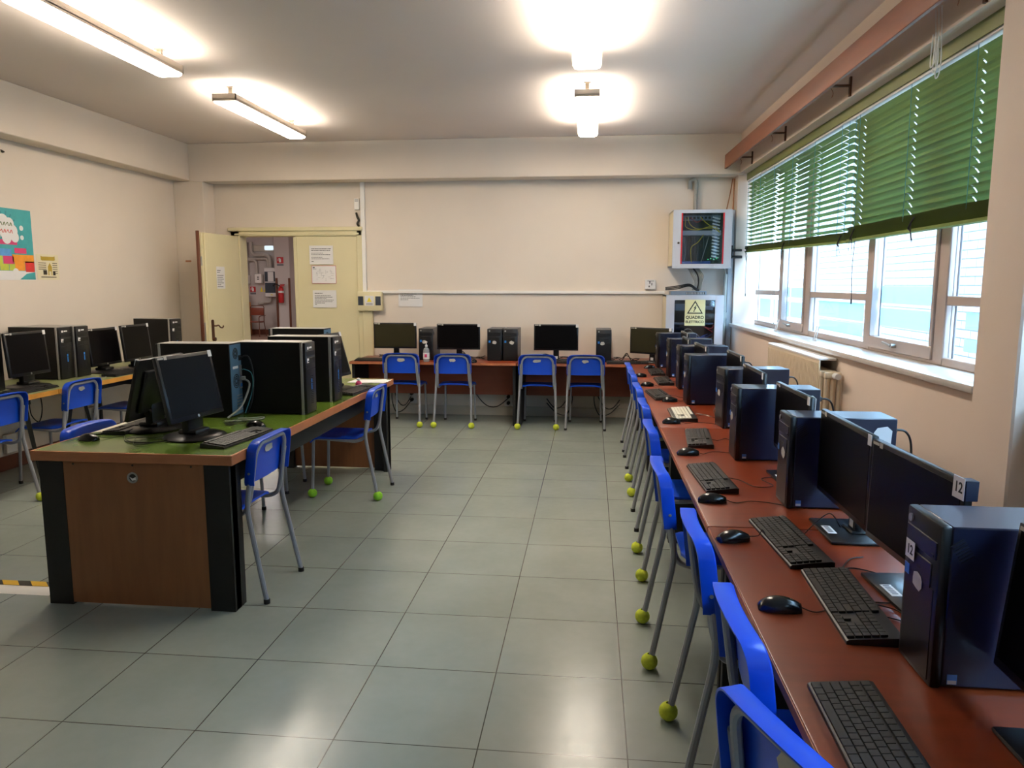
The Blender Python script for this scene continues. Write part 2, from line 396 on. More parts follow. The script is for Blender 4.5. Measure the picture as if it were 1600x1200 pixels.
# window-side wall, in its own slightly turned frame: x = depth into the wall, y = along the wall
RO, RR = (1.57, 8.5, 0), 0.018
def wr(b):
    box(b, 0, 0.4, -5.17, 0.0, 0, 1.09); box(b, 0, 0.4, -5.17, 0.0, 2.735, ZC); box(b, 0, 0.4, 0.0, 0.3, 0, ZC)
    box(b, 0.08, 0.4, -10.0, -5.48, 0, 1.09); box(b, 0, 0.4, -10.0, -5.48, 2.735, ZC); box(b, 0, 0.4, -11.4, -10.0, 0, ZC)
struct('wall_right', wr, M['wall_right'], None, RO, RR)
struct('trim_4', lambda b: box(b, -0.04, 0.4, -5.48, -5.17, 0, ZC, 0.008), M['wall_right'], None, RO, RR)   # pillar between the windows
struct('baseboard_left', lambda b: box(b, XL, XL + 0.02, YF, 8.42, 0, 0.12, 0.004), M['skirt'])
struct('baseboard_back', lambda b: box(b, -2.66, 1.55, YB - 0.025, YB, 0, 0.11, 0.004), M['skirtlight'])
def sill_fn(b): box(b, -0.04, 0.26, -5.165, 0.0, 1.085, 1.12, 0.006, 2)

def window(name, y0, y1, cuts, kinds):
    root = bpy.data.objects.new(name, None); COL.objects.link(root); root.location = RO; root.rotation_euler = (0, 0, RR); root['kind'] = 'structure'
    X0, X1 = 0.21, 0.27
    def fr(b):
        box(b, X0, X1, y0, y1, 1.12, 1.165, 0.004); box(b, X0, X1, y0, y1, 2.69, 2.735, 0.004)
        for (a, c) in cuts: box(b, X0 - 0.004, X1, a, c, 1.12, 2.735, 0.006)
    mk('window_frame', fr, M['alu'], root)
    edges = [y0] + [v for c in cuts for v in c] + [y1]
    for i, k in enumerate(kinds):
        a, c = edges[2 * i], edges[2 * i + 1]
        if k == 'rail':
            mk('window_rail', lambda b: box(b, X0, X1, a, c, 1.44, 1.49, 0.004), M['alu'], root)
            panes = [(1.165, 1.44), (1.49, 2.69)]
        elif k == 'casement':
            s = mk('casement_sash', lambda b: (box(b, X0 - 0.015, X1, a, c, 1.14, 1.215, 0.004), box(b, X0 - 0.015, X1, a, a + 0.03, 1.215, 2.70, 0.003), box(b, X0 - 0.015, X1, c - 0.03, c, 1.215, 2.70, 0.003)), M['alu'], root)
            ym = (a + c) / 2
            mk('window_handle', lambda b: (cyl(b, 0, 0, 0, 0.03, 0.012, 12, 0, T(X0 - 0.015, ym, 1.18) @ RY(-PI / 2)), tube(b, [(X0 - 0.045, ym, 1.18), (X0 - 0.05, ym + 0.05, 1.19), (X0 - 0.05, ym + 0.11, 1.195)], 0.007, 8)), M['silver'], s)
            panes = [(1.215, 2.69)]; a += 0.03; c -= 0.03
        for (z0, z1) in panes:
            mk('glass_pane', lambda b: box(b, 0.236, 0.241, a, c, z0, z1), M['glass'], root)
            # sealing strip seen as a thin dark line beside each frame
            mk('glazing_strip', lambda b: (box(b, 0.228, 0.2335, c - 0.062, c - 0.054, z0, z1),), M['greyink'], root)
    return root
W1 = window('window_1', -5.165, -0.10, [(-4.36, -4.25), (-3.36, -3.25), (-2.04, -1.90), (-1.19, -1.06)][0:4],
            ['rail', 'casement', 'rail', 'casement', 'rail'])
mk('window_sill', sill_fn, M['sill'], W1)
def film(y0, y1, z0, z1):
    mk('frosted_film', lambda b: box(b, 0.2425, 0.2435, y0, y1, z0, z1), M['film'], W1)
film(-4.19, -3.42, 1.43, 1.54); film(-4.19, -3.42, 1.285, 1.40)
film(-3.14, -2.17, 1.295, 1.42); film(-3.14, -2.20, 1.195, 1.275)
film(-1.87, -1.24, 1.43, 1.52); film(-1.87, -1.24, 1.25, 1.39)
film(-5.1, -4.50, 1.325, 1.41); film(-5.1, -4.5, 1.21, 1.275)
film(-1.0, -0.2, 1.21, 1.40)
W2 = window('window_2', -10.0, -5.485, [(-9.2, -9.09), (-8.4, -8.29), (-7.2, -7.09), (-6.4, -6.29)], ['rail', 'casement', 'rail', 'casement', 'rail'])
mk('window_sill', lambda b: box(b, 0.04, 0.26, -10.0, -5.485, 1.085, 1.12, 0.006, 2), M['sill'], W2)

# neighbouring building seen through the windows
nb = thing('brick_building', 'pale brick building across the courtyard outside the windows', 'building', (7.2, 6.0, 0))
mk('wall', lambda b: box(b, 0, 0.3, -16, 22, -3, 6.0), M['facade'], nb)
mk('downpipe', lambda b: cyl(b, -0.08, 0.9, -3, 6, 0.06, 12), M['paper'], nb)
mk('ground_strip', lambda b: box(b, -5.0, 0, -16, 22, -3.2, -3), M['skirtlight'], nb)

# hall beyond the door
struct('wall_hall', lambda b: (box(b, -14, -2, 22.0, 22.3, 0, 3.3), box(b, -14.3, -14, 8.80, 22.3, 0, 3.3), box(b, -2, -1.7, 8.80, 22.3, 0, 3.3), box(b, -14, XL - 0.3, 8.72, 8.80, 0, 3.3)), M['hallwall'])
struct('floor_hall', lambda b: box(b, -14.3, -1.7, 8.80, 22.3, -0.1, 0), M['hallfloor'])
struct('ceiling_hall', lambda b: box(b, -14.3, -1.7, 8.80, 22.3, 3.3, 3.4), M['ceil'])
struct('trim_5', lambda b: box(b, (-9.423), (-8.956), 21.6, 22.0, 0, 3.3, 0.01), M['hallwall'])
struct('baseboard_hall', lambda b: box(b, -11.5, (-9.423), 21.98, 22.0, 0, 0.16), M['skirt'])
for xx in (-11.0, -7.0, -4.0):  # out-of-view lamps added to brighten the hall
    for yy in (11.5, 15.0, 18.5):
        c = thing('added_hall_lamp', 'added unseen fill lamp on the hall ceiling past the door', 'lamp', (xx, yy, 3.3), 0, 'added hall fill lamps')
        mk('housing', lambda b: box(b, -0.65, 0.65, -0.12, 0.12, -0.05, 0, 0.006), M['lamp_body'], c)
        mk('diffuser', lambda b: box(b, -0.62, 0.62, -0.1, 0.1, -0.07, -0.05, 0.004), M['hall_fill_glow'], c)

# ---------------------------------------------------------------- door to the hall
D1 = bpy.data.objects.new('door_1', None); COL.objects.link(D1); D1['kind'] = 'structure'; D1.location = (0, 0, 0)
def dframe(b):
    for (x0, x1, z0, z1) in ((-4.30, -4.188, 0, 2.20), (-2.754, -2.69, 0, 2.20)):
        box(b, x0, x1, 8.64, 8.82, z0, z1, 0.006)
    box(b, -4.30, -2.69, 8.64, 8.82, 2.112, 2.20, 0.006); box(b, -4.33, -2.68, 8.62, 8.68, 2.17, 2.215, 0.006)
    box(b, -4.25, -2.72, 8.635, 8.66, 2.125, 2.145, 0.004)
mk('door_frame', dframe, M['doorcream'], D1)
fx = mk('fixed_leaf', lambda b: (box(b, -3.51, -2.752, 8.66, 8.70, 0.01, 2.112, 0.004), box(b, -3.53, -3.49, 8.65, 8.66, 0.01, 2.10, 0.003)), M['doorcream'], D1)
mk('hinge', lambda b: [cyl(b, -2.757, 8.652, z, z + 0.09, 0.008, 10) for z in (0.25, 1.05, 1.75)], M['doorcream'], fx)
# open leaf hinged at the left jamb
LA = math.atan2(-0.69, -0.05)
lf = mk('open_leaf', lambda b: (box(b, 0, 0.70, -0.045, 0.0, 0.01, 2.11, 0.004), box(b, 0.70, 0.725, -0.045, -0.022, 0.01, 2.11, 0.002)), M['doorcream'], D1, (-4.195, 8.62, 0), (0, 0, LA))
mk('door_edge', lambda b: box(b, 0.715, 0.735, -0.085, -0.05, 0.01, 2.13, 0.003), M['brownedge'], lf)
def hnd(b):
    prism(b, rrect(0.045, 0.24, 0.02, 4), 0, 0.008, T(0.63, 0.0, 1.03) @ RX(-PI / 2))
    tube(b, smooth_path([(0.63, 0.0, 1.08), (0.63, 0.045, 1.08), (0.60, 0.055, 1.085), (0.56, 0.055, 1.06), (0.52, 0.055, 1.055), (0.50, 0.055, 1.075)], 5), 0.008, 8)
    cyl(b, 0, 0, 0, 0.03, 0.022, 16, 0, T(0.63, 0.0, 0.93) @ RX(-PI / 2))
mk('door_handle', hnd, M['bronze'], lf)
mk('lock_plate', lambda b: (box(b, 0.7245, 0.7265, -0.043, -0.024, 0.9, 1.12), box(b, 0.7245, 0.7265, -0.043, -0.024, 1.75, 1.85)), M['silver'], lf)

# ---------------------------------------------------------------- ceiling lights
def ceil_light(x, y0, y1, label):
    L = y1 - y0; yc = (y0 + y1) / 2
    r = thing('ceiling_light', label, 'ceiling light', (x, yc, 3.0), 0, 'hanging strip lights with lit lenses')
    def body(b):
        box(b, -0.10, 0.10, -L / 2, L / 2, 0.025, 0.032, 0.0)
        box(b, -0.10, -0.094, -L / 2, L / 2, 0.012, 0.068); box(b, 0.094, 0.10, -L / 2, L / 2, 0.012, 0.068)
        box(b, -0.10, 0.10, -L / 2, -L / 2 + 0.008, 0.012, 0.07); box(b, -0.10, 0.10, L / 2 - 0.008, L / 2, 0.012, 0.07)
    mk('housing', body, M['lamp_body'], r)
    def lens(b):
        prism(b, [(-0.094, 0.022), (-0.085, 0.0), (-0.06, -0.006), (0.06, -0.006), (0.085, 0.0), (0.094, 0.022)], -L / 2 + 0.006, L / 2 - 0.006, Matrix(((1, 0, 0, 0), (0, 0, 1, 0), (0, 1, 0, 0), (0, 0, 0, 1))))
    mk('lit_lens', lens, M['lamp'], r)
    def tb(b):
        for sx in (-0.045, 0.045): tube(b, [(sx, -L / 2 + 0.05, 0.05), (sx, L / 2 - 0.05, 0.05)], 0.013, 8)
    mk('fluorescent_tube', tb, M['lampup'], r)
    for sy in (-1, 1):
        mk('bracket', lambda b: (box(b, -0.018, 0.018, sy * (L / 2 - 0.12) - 0.012, sy * (L / 2 - 0.12) + 0.012, 0.03, 0.15), box(b, -0.03, 0.03, sy * (L / 2 - 0.12) - 0.02, sy * (L / 2 - 0.12) + 0.02, 0.14, 0.15)), M['nail'], r)
ceil_light(-0.055, 6.12, 7.66, 'strip light over the aisle nearest the back wall, its dark end cap showing')
ceil_light(-0.05, 3.80, 5.31, 'strip light over the aisle cut by the top edge of the picture')
ceil_light(-2.965, 5.96, 7.46, 'strip light on the door side nearest the back wall')
ceil_light(-2.975, 3.78, 5.20, 'long strip light in the top corner on the poster side')

# ---------------------------------------------------------------- blinds, valance, pelmet
def blind(name, label, y0, y1, ztop, zbot0, zbot1, n, tilt, breaks, cat='blind', bundle=0.03):
    """y0 < y1 along the wall frame; zbot0 / zbot1 heights of the lowest slat at y0 / y1"""
    r = thing(name, label, cat, RO, RR)
    segs = [y0] + sorted(breaks) + [y1]
    hw = 0.0265
    def slats(b):
        for k in range(n):
            t = (k + 0.5) / n
            za = ztop - (ztop - zbot0) * t; zb = ztop - (ztop - zbot1) * t
            tl = tilt + random.uniform(-0.06, 0.06)
            for i in range(len(segs) - 1):
                a, c = segs[i], segs[i + 1]
                ga = 0.006 if i else 0; gc = 0.006 if i < len(segs) - 2 else 0
                def pt(y, s, e=0.0):
                    z = za + (zb - za) * (y - y0) / (y1 - y0)
                    arch = 0.0055 * (1 - s * s)
                    dx, dz = s * hw * math.cos(tl), s * hw * math.sin(tl)
                    return (0.12 + dx - arch * math.sin(tl), y, z + dz + arch * math.cos(tl) + e)
                steps = [a + ga, c - gc]
                for (u, v) in ((-1, -0.4), (-0.4, 0.3), (0.3, 1)):
                    q = [b.verts.new(pt(steps[0], u)), b.verts.new(pt(steps[1], u)), b.verts.new(pt(steps[1], v)), b.verts.new(pt(steps[0], v))]
                    b.faces.new(q)
                if i < len(segs) - 2:   # the narrow bridge beside the ladder hole
                    q = [b.verts.new(pt(c - gc, -1)), b.verts.new(pt(c + 0.006, -1)), b.verts.new(pt(c + 0.006, -0.1)), b.verts.new(pt(c - gc, -0.1))]
                    b.faces.new(q)
    mk('slats', slats, M['slat'], r)
    for y in sorted(breaks) + [y0 + 0.06, y1 - 0.06]:
        zb = zbot0 + (zbot1 - zbot0) * (y - y0) / (y1 - y0) - 0.03
        for dx in (-0.026, 0.026): mk('ladder_cord', lambda b: tube(b, [(0.12 + dx, y, ztop + 0.01), (0.12 + dx, y, zb)], 0.0016, 5), M['teal_cord'], r)
    mk('head_rail', lambda b: box(b, 0.09, 0.15, y0, y1, ztop + 0.012, ztop + 0.026, 0.003), M['paper'], r)
    def bundle_fn(b):
        N = 16
        for k in range(N):
            pts = []
            for j in range(9):
                y = y0 + (y1 - y0) * j / 8
                z = zbot0 + (zbot1 - zbot0) * j / 8 - 0.02 - bundle * k / (N - 1) * (1 - 0.25 * math.sin(PI * j / 8)) + random.uniform(-0.003, 0.003)
                pts.append((y, z))
            dx = random.uniform(-0.003, 0.003); tl = random.uniform(-1.0, -0.8)
            for (p, q) in zip(pts, pts[1:]):
                v = [b.verts.new((0.12 + dx + s * hw, y, z + s * tl * 0.02)) for (y, z, s) in ((p[0], p[1], -1), (q[0], q[1], -1), (q[0], q[1], 1), (p[0], p[1], 1))]
                b.faces.new(v)
        # the lowest rail
        for j in range(8):
            ya, yb_ = y0 + (y1 - y0) * j / 8, y0 + (y1 - y0) * (j + 1) / 8
            za, zb = [zbot0 + (zbot1 - zbot0) * (y - y0) / (y1 - y0) - 0.024 - bundle for y in (ya, yb_)]
            vs = [b.verts.new((x, y, z)) for x in (0.092, 0.148) for (y, z0) in ((ya, za), (yb_, zb)) for z in (z0, z0 - 0.016)]
            for q in ((0, 1, 3, 2), (4, 6, 7, 5), (0, 2, 6, 4), (1, 5, 7, 3)): b.faces.new([vs[i] for i in q])
    mk('gathered_slats', bundle_fn, M['slat'], r)
    def ties(b):
        for y in [y0 + 0.12, (y0 + y1) / 2, y1 - 0.12]:
            z = zbot0 + (zbot1 - zbot0) * (y - y0) / (y1 - y0) - 0.03
            tube(b, smooth_path([(0.088, y - 0.03, z + 0.012), (0.084, y, z - 0.02), (0.086, y + 0.03, z - 0.045), (0.09, y + 0.01, z - 0.06)], 4), 0.005, 6)
            for q in range(3):
                dy = random.uniform(-0.05, 0.05)
                tube(b, smooth_path([(0.088, y, z - 0.01), (0.08, y + dy * .5, z - 0.06), (0.085, y + dy, z - 0.10 - random.uniform(0, 0.05))], 4), 0.0016, 5)
    mk('tie_cords', ties, M['ink'], r)
    return r
b1 = blind('venetian_blind', 'green venetian blind with open slats letting light through, nearer the back corner', -3.15, -0.03, 2.63, 1.90, 1.965, 16, rad(-15), [-2.95, -2.35, -1.75, -1.15, -0.62, -0.3], bundle=0.03)
b2 = blind('venetian_blind', 'green venetian blind with closed slats, next to the pillar', -5.16, -3.155, 2.63, 1.93, 1.93, 16, rad(-43), [-4.72, -4.03, -3.28], bundle=0.055)
for (yy, z1, c) in ((-3.3, 1.45, M['cable']), (-1.35, 1.2, M['cablegrey']), (-0.12, 1.45, M['cable'])):
    o = mk('blind_pull_cord', lambda b: (tube(b, smooth_path([(0.10, yy, 1.86), (0.098, yy + 0.02, (1.86 + z1) / 2), (0.10, yy + 0.005, z1)], 5), 0.0022, 5), tube(b, [(0.10, yy + 0.005, z1), (0.10, yy + 0.005, z1 - 0.03)], 0.005, 6)), c, None, RO, (0, 0, RR))
    tag(o, {-3.3: 'thin dark cord hanging between the two blinds in front of the glass', -1.35: 'long pale cord hanging from the open blind down to the sill', -0.12: 'thin knotted cord hanging by the reveal in the back corner'}[yy], 'cord')
o = mk('blind_valance', lambda b: box(b, 0.088, 0.094, -5.165, -0.01, 2.662, 2.738, 0.001), M['valance'], None, RO, (0, 0, RR)); tag(o, 'long olive green strip above both blinds under the beam', 'valance')
# latch hooks on the sill
for yy in (-1.45, -2.6):
    o = mk('window_stay', lambda b: (tube(b, [(0.10, yy, 1.125), (0.12, yy, 1.23)], 0.004, 6), tube(b, [(0.10, yy + 0.05, 1.125), (0.12, yy + 0.05, 1.23)], 0.004, 6), cyl(b, 0.10, yy, 1.121, 1.135, 0.01, 8), cyl(b, 0.10, yy + 0.05, 1.121, 1.135, 0.01, 8)), M['paper'], None, RO, (0, 0, RR))
    tag(o, 'pair of thin white stay rods standing on the sill ' + ('under the small casement' if yy == -1.45 else 'below the middle pane'), 'window stay')
pm = thing('curtain_pelmet', 'long brown wooden pelmet board on brackets below the ceiling over the windows', 'pelmet', RO, RR)
mk('board', lambda b: box(b, -0.170, -0.145, -8.3, -0.10, 2.775, 2.92, 0.003), M['pelmet'], pm)
for yy in (-0.65, -1.85, -3.35, -4.95, -6.6):
    bk = mk('bracket', lambda b: (box(b, -0.15, -0.0, yy - 0.012, yy + 0.012, 2.80, 2.812), box(b, -0.012, 0.0, yy - 0.012, yy + 0.012, 2.74, 2.86)), M['bronze'], pm)
    mk('wire_end', lambda b: tube(b, smooth_path([(-0.12, yy + .02, 2.80), (-0.10, yy + .03, 2.77), (-0.11, yy + .02, 2.74)], 4), 0.002, 5), M['brownwire'], bk)
def wh(b):
    for i in range(3):
        a = -4.55 - i * 0.03
        tube(b, smooth_path([(-0.02, a + .03, 2.86), (-0.025, a, 2.72), (-0.03, a - 0.02, 2.62 - i * 0.03), (-0.028, a + 0.03, 2.60 - i * .03), (-0.02, a + 0.04, 2.75)], 5), 0.003, 5)
o = mk('coiled_wire', wh, M['trunk'], None, RO, (0, 0, RR)); tag(o, 'loose loops of pale wire hanging under the pelmet near the pillar', 'wire')

# ---------------------------------------------------------------- radiator
ra = thing('radiator', 'cream radiator with a ribbed cover under the far end of the window sill', 'radiator', RO, RR)
def rcover(b):
    box(b, -0.125, -0.115, -3.42, -2.10, 0.22, 1.05, 0.002)
    for k in range(44): box(b, -0.129, -0.124, -3.41 + k * 0.03, -3.41 + k * 0.03 + 0.017, 0.24, 1.03)
mk('ribbed_cover', rcover, M['radiator'], ra)
mk('top_shelf', lambda b: box(b, -0.13, -0.01, -3.42, -2.10, 1.05, 1.065, 0.003), M['paper'], ra)  # white colour stands in for sky light falling on the top
for k in range(16):
    y = -3.52 + k * 0.09
    def col(b):
        for dx in (-0.105, -0.065, -0.025):
            tube(b, [(dx, y, 0.16), (dx, y, 0.97)], 0.014, 8)
        box(b, -0.12, -0.012, y - 0.02, y + 0.02, 0.94, 0.985, 0.012, 2); box(b, -0.12, -0.012, y - 0.02, y + 0.02, 0.14, 0.19, 0.012, 2)
    mk('column', col, M['radiator'], ra)
mk('valve', lambda b: (cyl(b, 0, 0, 0, 0.06, 0.02, 14, 0, T(-0.065, -3.56, 0.965) @ RX(PI / 2)), cyl(b, 0, 0, 0, 0.03, 0.012, 12, 0, T(-0.065, -3.54, 0.965) @ RX(PI / 2))), M['paper'], ra)
mk('feed_pipe', lambda b: tube(b, [(-0.065, -3.5, 0.165), (-0.065, -3.62, 0.165), (-0.0, -3.62, 0.165)], 0.011, 8), M['radiator'], ra)

# ---------------------------------------------------------------- trunking, boxes, papers on the back wall
struct('trim_6', lambda b: (box(b, -2.70, -2.65, YB - 0.035, YB, 1.45, 2.725, 0.004), box(b, -2.70, 0.83, YB - 0.03, YB, 1.438, 1.472, 0.004)), M['trunk'])
struct('trim_7', lambda b: box(b, -2.70, -2.58, YB - 0.05, YB, 0.0, 1.235, 0.006), M['doorcream'])
jb = thing('junction_box', 'cream wall box with two dark windows and a warning label, beside the door', 'electrical box', (-2.60, YB, 1.35))
mk('case', lambda b: box(b, -0.145, 0.145, -0.09, 0.0, -0.115, 0.11, 0.008, 2), M['doorcream'], jb)
for sx in (-0.105, 0.105): mk('window_flap', lambda b: box(b, sx - 0.032, sx + 0.032, -0.094, -0.089, -0.05, 0.055, 0.002), M['rackin'], jb)
lb = mk('label_plate', lambda b: box(b, -0.055, 0.055, -0.0945, -0.089, -0.055, 0.062), M['paper'], jb)
mk('warning_triangle', lambda b: prism(b, [(-0.03, -0.01), (0.03, -0.01), (0, 0.045)], 0, 0.0008, T(0, -0.0945, 0) @ RX(PI / 2)), M['warn'], lb)
mk('fine_print', lambda b: [box(b, -0.04, 0.04, -0.0953, -0.0945, z, z + 0.006) for z in (-0.045, -0.032)], M['greyink'], lb)

def notice(name, label, x0, x1, z0, z1, y, lines, cat='paper notice', group=None, seed=0, head=False, plan=False):
    rnd = random.Random(seed)
    r = thing(name, label, cat, ((x0 + x1) / 2, y, (z0 + z1) / 2), 0, group)
    w, h = x1 - x0, z1 - z0
    mk('sheet', lambda b: box(b, -w / 2, w / 2, -0.0012, 0, -h / 2, h / 2), M['paper'], r)
    def ln(b):
        z = h / 2 - 0.16 * h
        for i, L in enumerate(lines):
            x = -w * 0.42
            if L == 0: z -= 0.055 * h; continue
            end = x + w * 0.84 * L
            th = 0.026 * h if not (head and i == 0) else 0.032 * h
            while x < end:
                wd = rnd.uniform(0.03, 0.1) * w * 1.0
                box(b, x, min(x + wd, end), -0.0018, -0.0012, z - th, z); x += wd + 0.012 * w
            z -= 0.085 * h
    mk('printed_lines', ln, M['ink'], r)
    return r
n1 = notice('paper_notice', 'white printed notice with spaced lines, highest on the closed door leaf', -3.335, -3.045, 1.78, 2.00, 8.65, [1, .95, 0, .6, .95, 0, .55, .9, 0, .12], seed=1)
n3 = notice('paper_notice', 'white printed notice low on the closed door leaf under the drawing', -3.31, -3.02, 1.27, 1.475, 8.65, [.4, 0, .8, .9, .6, .95, .9, .5, .1], seed=2, head=True)
n4 = notice('paper_notice', 'white printed notice taped under the wall trunking near the junction box', -2.27, -1.98, 1.285, 1.485, 8.673, [.5, .8, .65, .75, .95, .4], seed=3, head=True)
pl = thing('evacuation_plan', 'line-drawn floor plan sheet between the two notices on the closed door leaf', 'floor plan', (-3.165, 8.65, 1.66))
mk('sheet', lambda b: box(b, -0.15, 0.15, -0.0012, 0, -0.105, 0.105), M['paper'], pl)
mk('border', lambda b: (box(b, -0.15, 0.15, -0.0016, -0.0012, -0.105, -0.101), box(b, -0.15, 0.15, -0.0016, -0.0012, 0.101, 0.105), box(b, -0.15, -0.146, -0.0016, -0.0012, -0.105, 0.105), box(b, 0.146, 0.15, -0.0016, -0.0012, -0.105, 0.105)), M['pink'], pl)
def plan(b):
    rnd = random.Random(5)
    for i in range(26):
        x, z = rnd.uniform(-0.09, 0.09), rnd.uniform(-0.07, 0.04); L = rnd.uniform(0.015, 0.045)
        if i % 2: box(b, x, x + L, -0.0018, -0.0012, z, z + 0.002)
        else: box(b, x, x + 0.002, -0.0018, -0.0012, z, z + L)
    box(b, -0.135, -0.11, -0.0018, -0.0012, 0.075, 0.09); box(b, -0.135, -0.09, -0.0018, -0.0012, 0.064, 0.068)
mk('plan_drawing', plan, M['greyink'], pl)
n5 = notice('paper_notice', 'white notice taped to the open door leaf above its handle', -0.085, 0.085, -0.125, 0.125, 0, [.5, .4, 0, .9, .8, .9, .7, .9, .5, .8], seed=4, head=True)
n5.location = (-4.222 + 0.012, 8.21, 1.645); n5.rotation_euler = (0, 0, LA + PI)
n5.location = Vector((-4.195, 8.62, 1.62)) + Matrix.Rotation(LA, 3, 'Z') @ Vector((0.42, 0.002, 0))
th_ = thing('thermostat', 'small beige wall device beside the vertical trunking above the door', 'thermostat', (-2.745, YB, 2.475))
mk('case', lambda b: box(b, -0.03, 0.03, -0.03, 0, -0.065, 0.065, 0.004), M['trunk'], th_)
mk('grille', lambda b: [box(b, -0.02, 0.02, -0.0315, -0.03, z, z + 0.004) for z in (0.03, 0.04, 0.05)], M['greyink'], th_)
o = mk('wall_tear_mark', lambda b: tube(b, smooth_path([(-2.755, 8.665, 2.375), (-2.74, 8.65, 2.33), (-2.725, 8.655, 2.29), (-2.74, 8.65, 2.25), (-2.725, 8.665, 2.22)], 5), 0.013, 8), M['nail']); tag(o, 'dark tear mark on the wall below the wall device', 'cable')  # dark tear mark in the wall, built as a bent tube
wsck = thing('wall_socket', 'white double socket plate above the trunking left of the cabinets', 'socket', (0.668, YB, 1.545))
mk('plate', lambda b: box(b, -0.06, 0.06, -0.04, 0, -0.055, 0.055, 0.004), M['paper'], wsck)
mk('socket_holes', lambda b: (box(b, -0.012, -0.002, -0.041, -0.04, 0.01, 0.04), box(b, -0.02, -0.008, -0.041, -0.04, -0.03, -0.012), box(b, 0.012, 0.02, -0.041, -0.04, -0.01, 0.02), box(b, -0.035, 0.04, -0.041, -0.04, 0.038, 0.043)), M['ink'], wsck)
for (x, z, lab) in ((-0.955, 0.20, 'white floor-level socket with two black plugs under the middle of the back desks'), (-2.12, 0.22, 'white floor-level socket with a black plug behind the first chair at the back wall')):
    s = thing('floor_socket', lab, 'socket', (x, YB, z))
    mk('plate', lambda b: box(b, -0.05, 0.05, -0.02, 0, -0.09, 0.07, 0.004), M['paper'], s)
    mk('plug', lambda b: (cyl(b, 0, 0, 0, 0.05, 0.02, 12, 0, T(0, -0.02, 0.03) @ RX(PI / 2)), cyl(b, 0, 0, 0, 0.05, 0.02, 12, 0, T(0, -0.02, -0.045) @ RX(PI / 2))), M['rubber'], s)
# ---------------------------------------------------------------- rack cabinets
def rack(name, label, x0, x1, y0, y1, z0, z1, glass, kind):
    w, h, d = x1 - x0, z1 - z0, y1 - y0
    r = thing(name, label, 'rack cabinet', ((x0 + x1) / 2, y0, z0))
    def case(b):
        box(b, -w / 2, -w / 2 + 0.012, 0.012, d, 0, h, 0.002, 1, 1); box(b, w / 2 - 0.012, w / 2, 0.012, d, 0, h)
        box(b, -w / 2, w / 2, 0.012, d, 0, 0.015); box(b, -w / 2, w / 2, 0.012, d, h - 0.015, h); box(b, -w / 2, w / 2, d - 0.01, d, 0, h)
    mk('case', case, [M['rack'], M['rackside']], r)
    mk('back_plate', lambda b: box(b, -w / 2 + .012, w / 2 - .012, 0.24, 0.25, 0.015, h - 0.015), M['rackin'], r)
    gx0, gx1, gz0, gz1 = glass
    def door(b):
        box(b, -w / 2, gx0, 0, 0.014, 0, h, 0.002); box(b, gx1, w / 2, 0, 0.014, 0, h, 0.002); box(b, gx0, gx1, 0, 0.014, 0, gz0, 0.001); box(b, gx0, gx1, 0, 0.014, gz1, h, 0.001)
    dr = mk('door', door, M['rack'], r)
    mk('door_glass', lambda b: box(b, gx0, gx1, 0.006, 0.009, gz0, gz1), M['rackglass'], dr)
    mk('door_lock', lambda b: cyl(b, 0, 0, 0, 0.008, 0.012, 12, 0, T(-w / 2 + 0.06, 0, h * 0.42) @ RX(PI / 2)), M['nail'], dr)
    return r, w, h, d, dr
r1, w, h, d, dr1 = rack('network_cabinet', 'upper grey wall cabinet with red-edged glass and yellow patch cables', 0.86, 1.475, 8.22, YB, 1.735, 2.335, (-0.215, 0.225, 0.03, 0.565), 1)
mk('red_gasket', lambda b: (box(b, -0.222, -0.207, -0.002, 0.001, 0.03, 0.565), box(b, 0.213, 0.228, -0.002, 0.001, 0.03, 0.565)), M['redline'], dr1)
mk('bottom_lip', lambda b: box(b, -0.31, 0.31, -0.01, 0.02, -0.018, 0.0, 0.003), M['rack'], r1)
pp = mk('patch_panel', lambda b: (box(b, -0.20, 0.20, 0.08, 0.2, 0.50, 0.545, 0.002), box(b, -0.20, 0.20, 0.07, 0.2, 0.335, 0.385, 0.002)), M['switch'], r1)
mk('port_row', lambda b: [box(b, -0.17 + k * 0.04, -0.145 + k * 0.04, 0.078, 0.082, 0.51, 0.532) for k in range(8)], M['ink'], pp)
mk('grey_shelf', lambda b: box(b, -0.205, 0.205, 0.06, 0.22, 0.335, 0.385, 0.003), M['rack'], r1)
mk('cable_comb', lambda b: [box(b, 0.11, 0.19, 0.05, 0.06, 0.10 + k * 0.034, 0.113 + k * 0.034, 0, 1, 0, T(0.15, 0, 0.11 + k * 0.034) @ RY(0.25) @ T(-0.15, 0, -0.11 - k * 0.034)) for k in range(13)], M['paper'], r1)
rnd = random.Random(3)
for k, (c, pts) in enumerate([('cableyel', [(-0.15, .05, .53), (-0.13, .02, .45), (-0.05, .02, .40), (0.08, .03, .41), (0.17, .05, .40)]), ('cableyel', [(-0.02, .05, .53), (0.03, .02, .47), (0.1, .02, .42), (0.18, .05, .37)]),
      ('cableyel', [(0.02, .05, .34), (-0.04, .02, .26), (-0.11, .02, .20), (-0.1, .04, .05)]), ('cablered', [(-0.12, .05, .52), (-0.06, .02, .47), (0.0, .05, .5)]),
      ('cableyel', [(-0.17, .05, .52), (-0.17, .02, .42), (-0.05, .02, .39), (0.12, .03, .43), (0.19, .04, .36)]), ('cablegrey', [(0.08, .05, .33), (0.04, .02, .2), (0.0, .03, .05)])]):
    mk('patch_cable', lambda b: tube(b, smooth_path([(x, y, z) for x, y, z in pts], 6), 0.004, 6), M[c], r1)
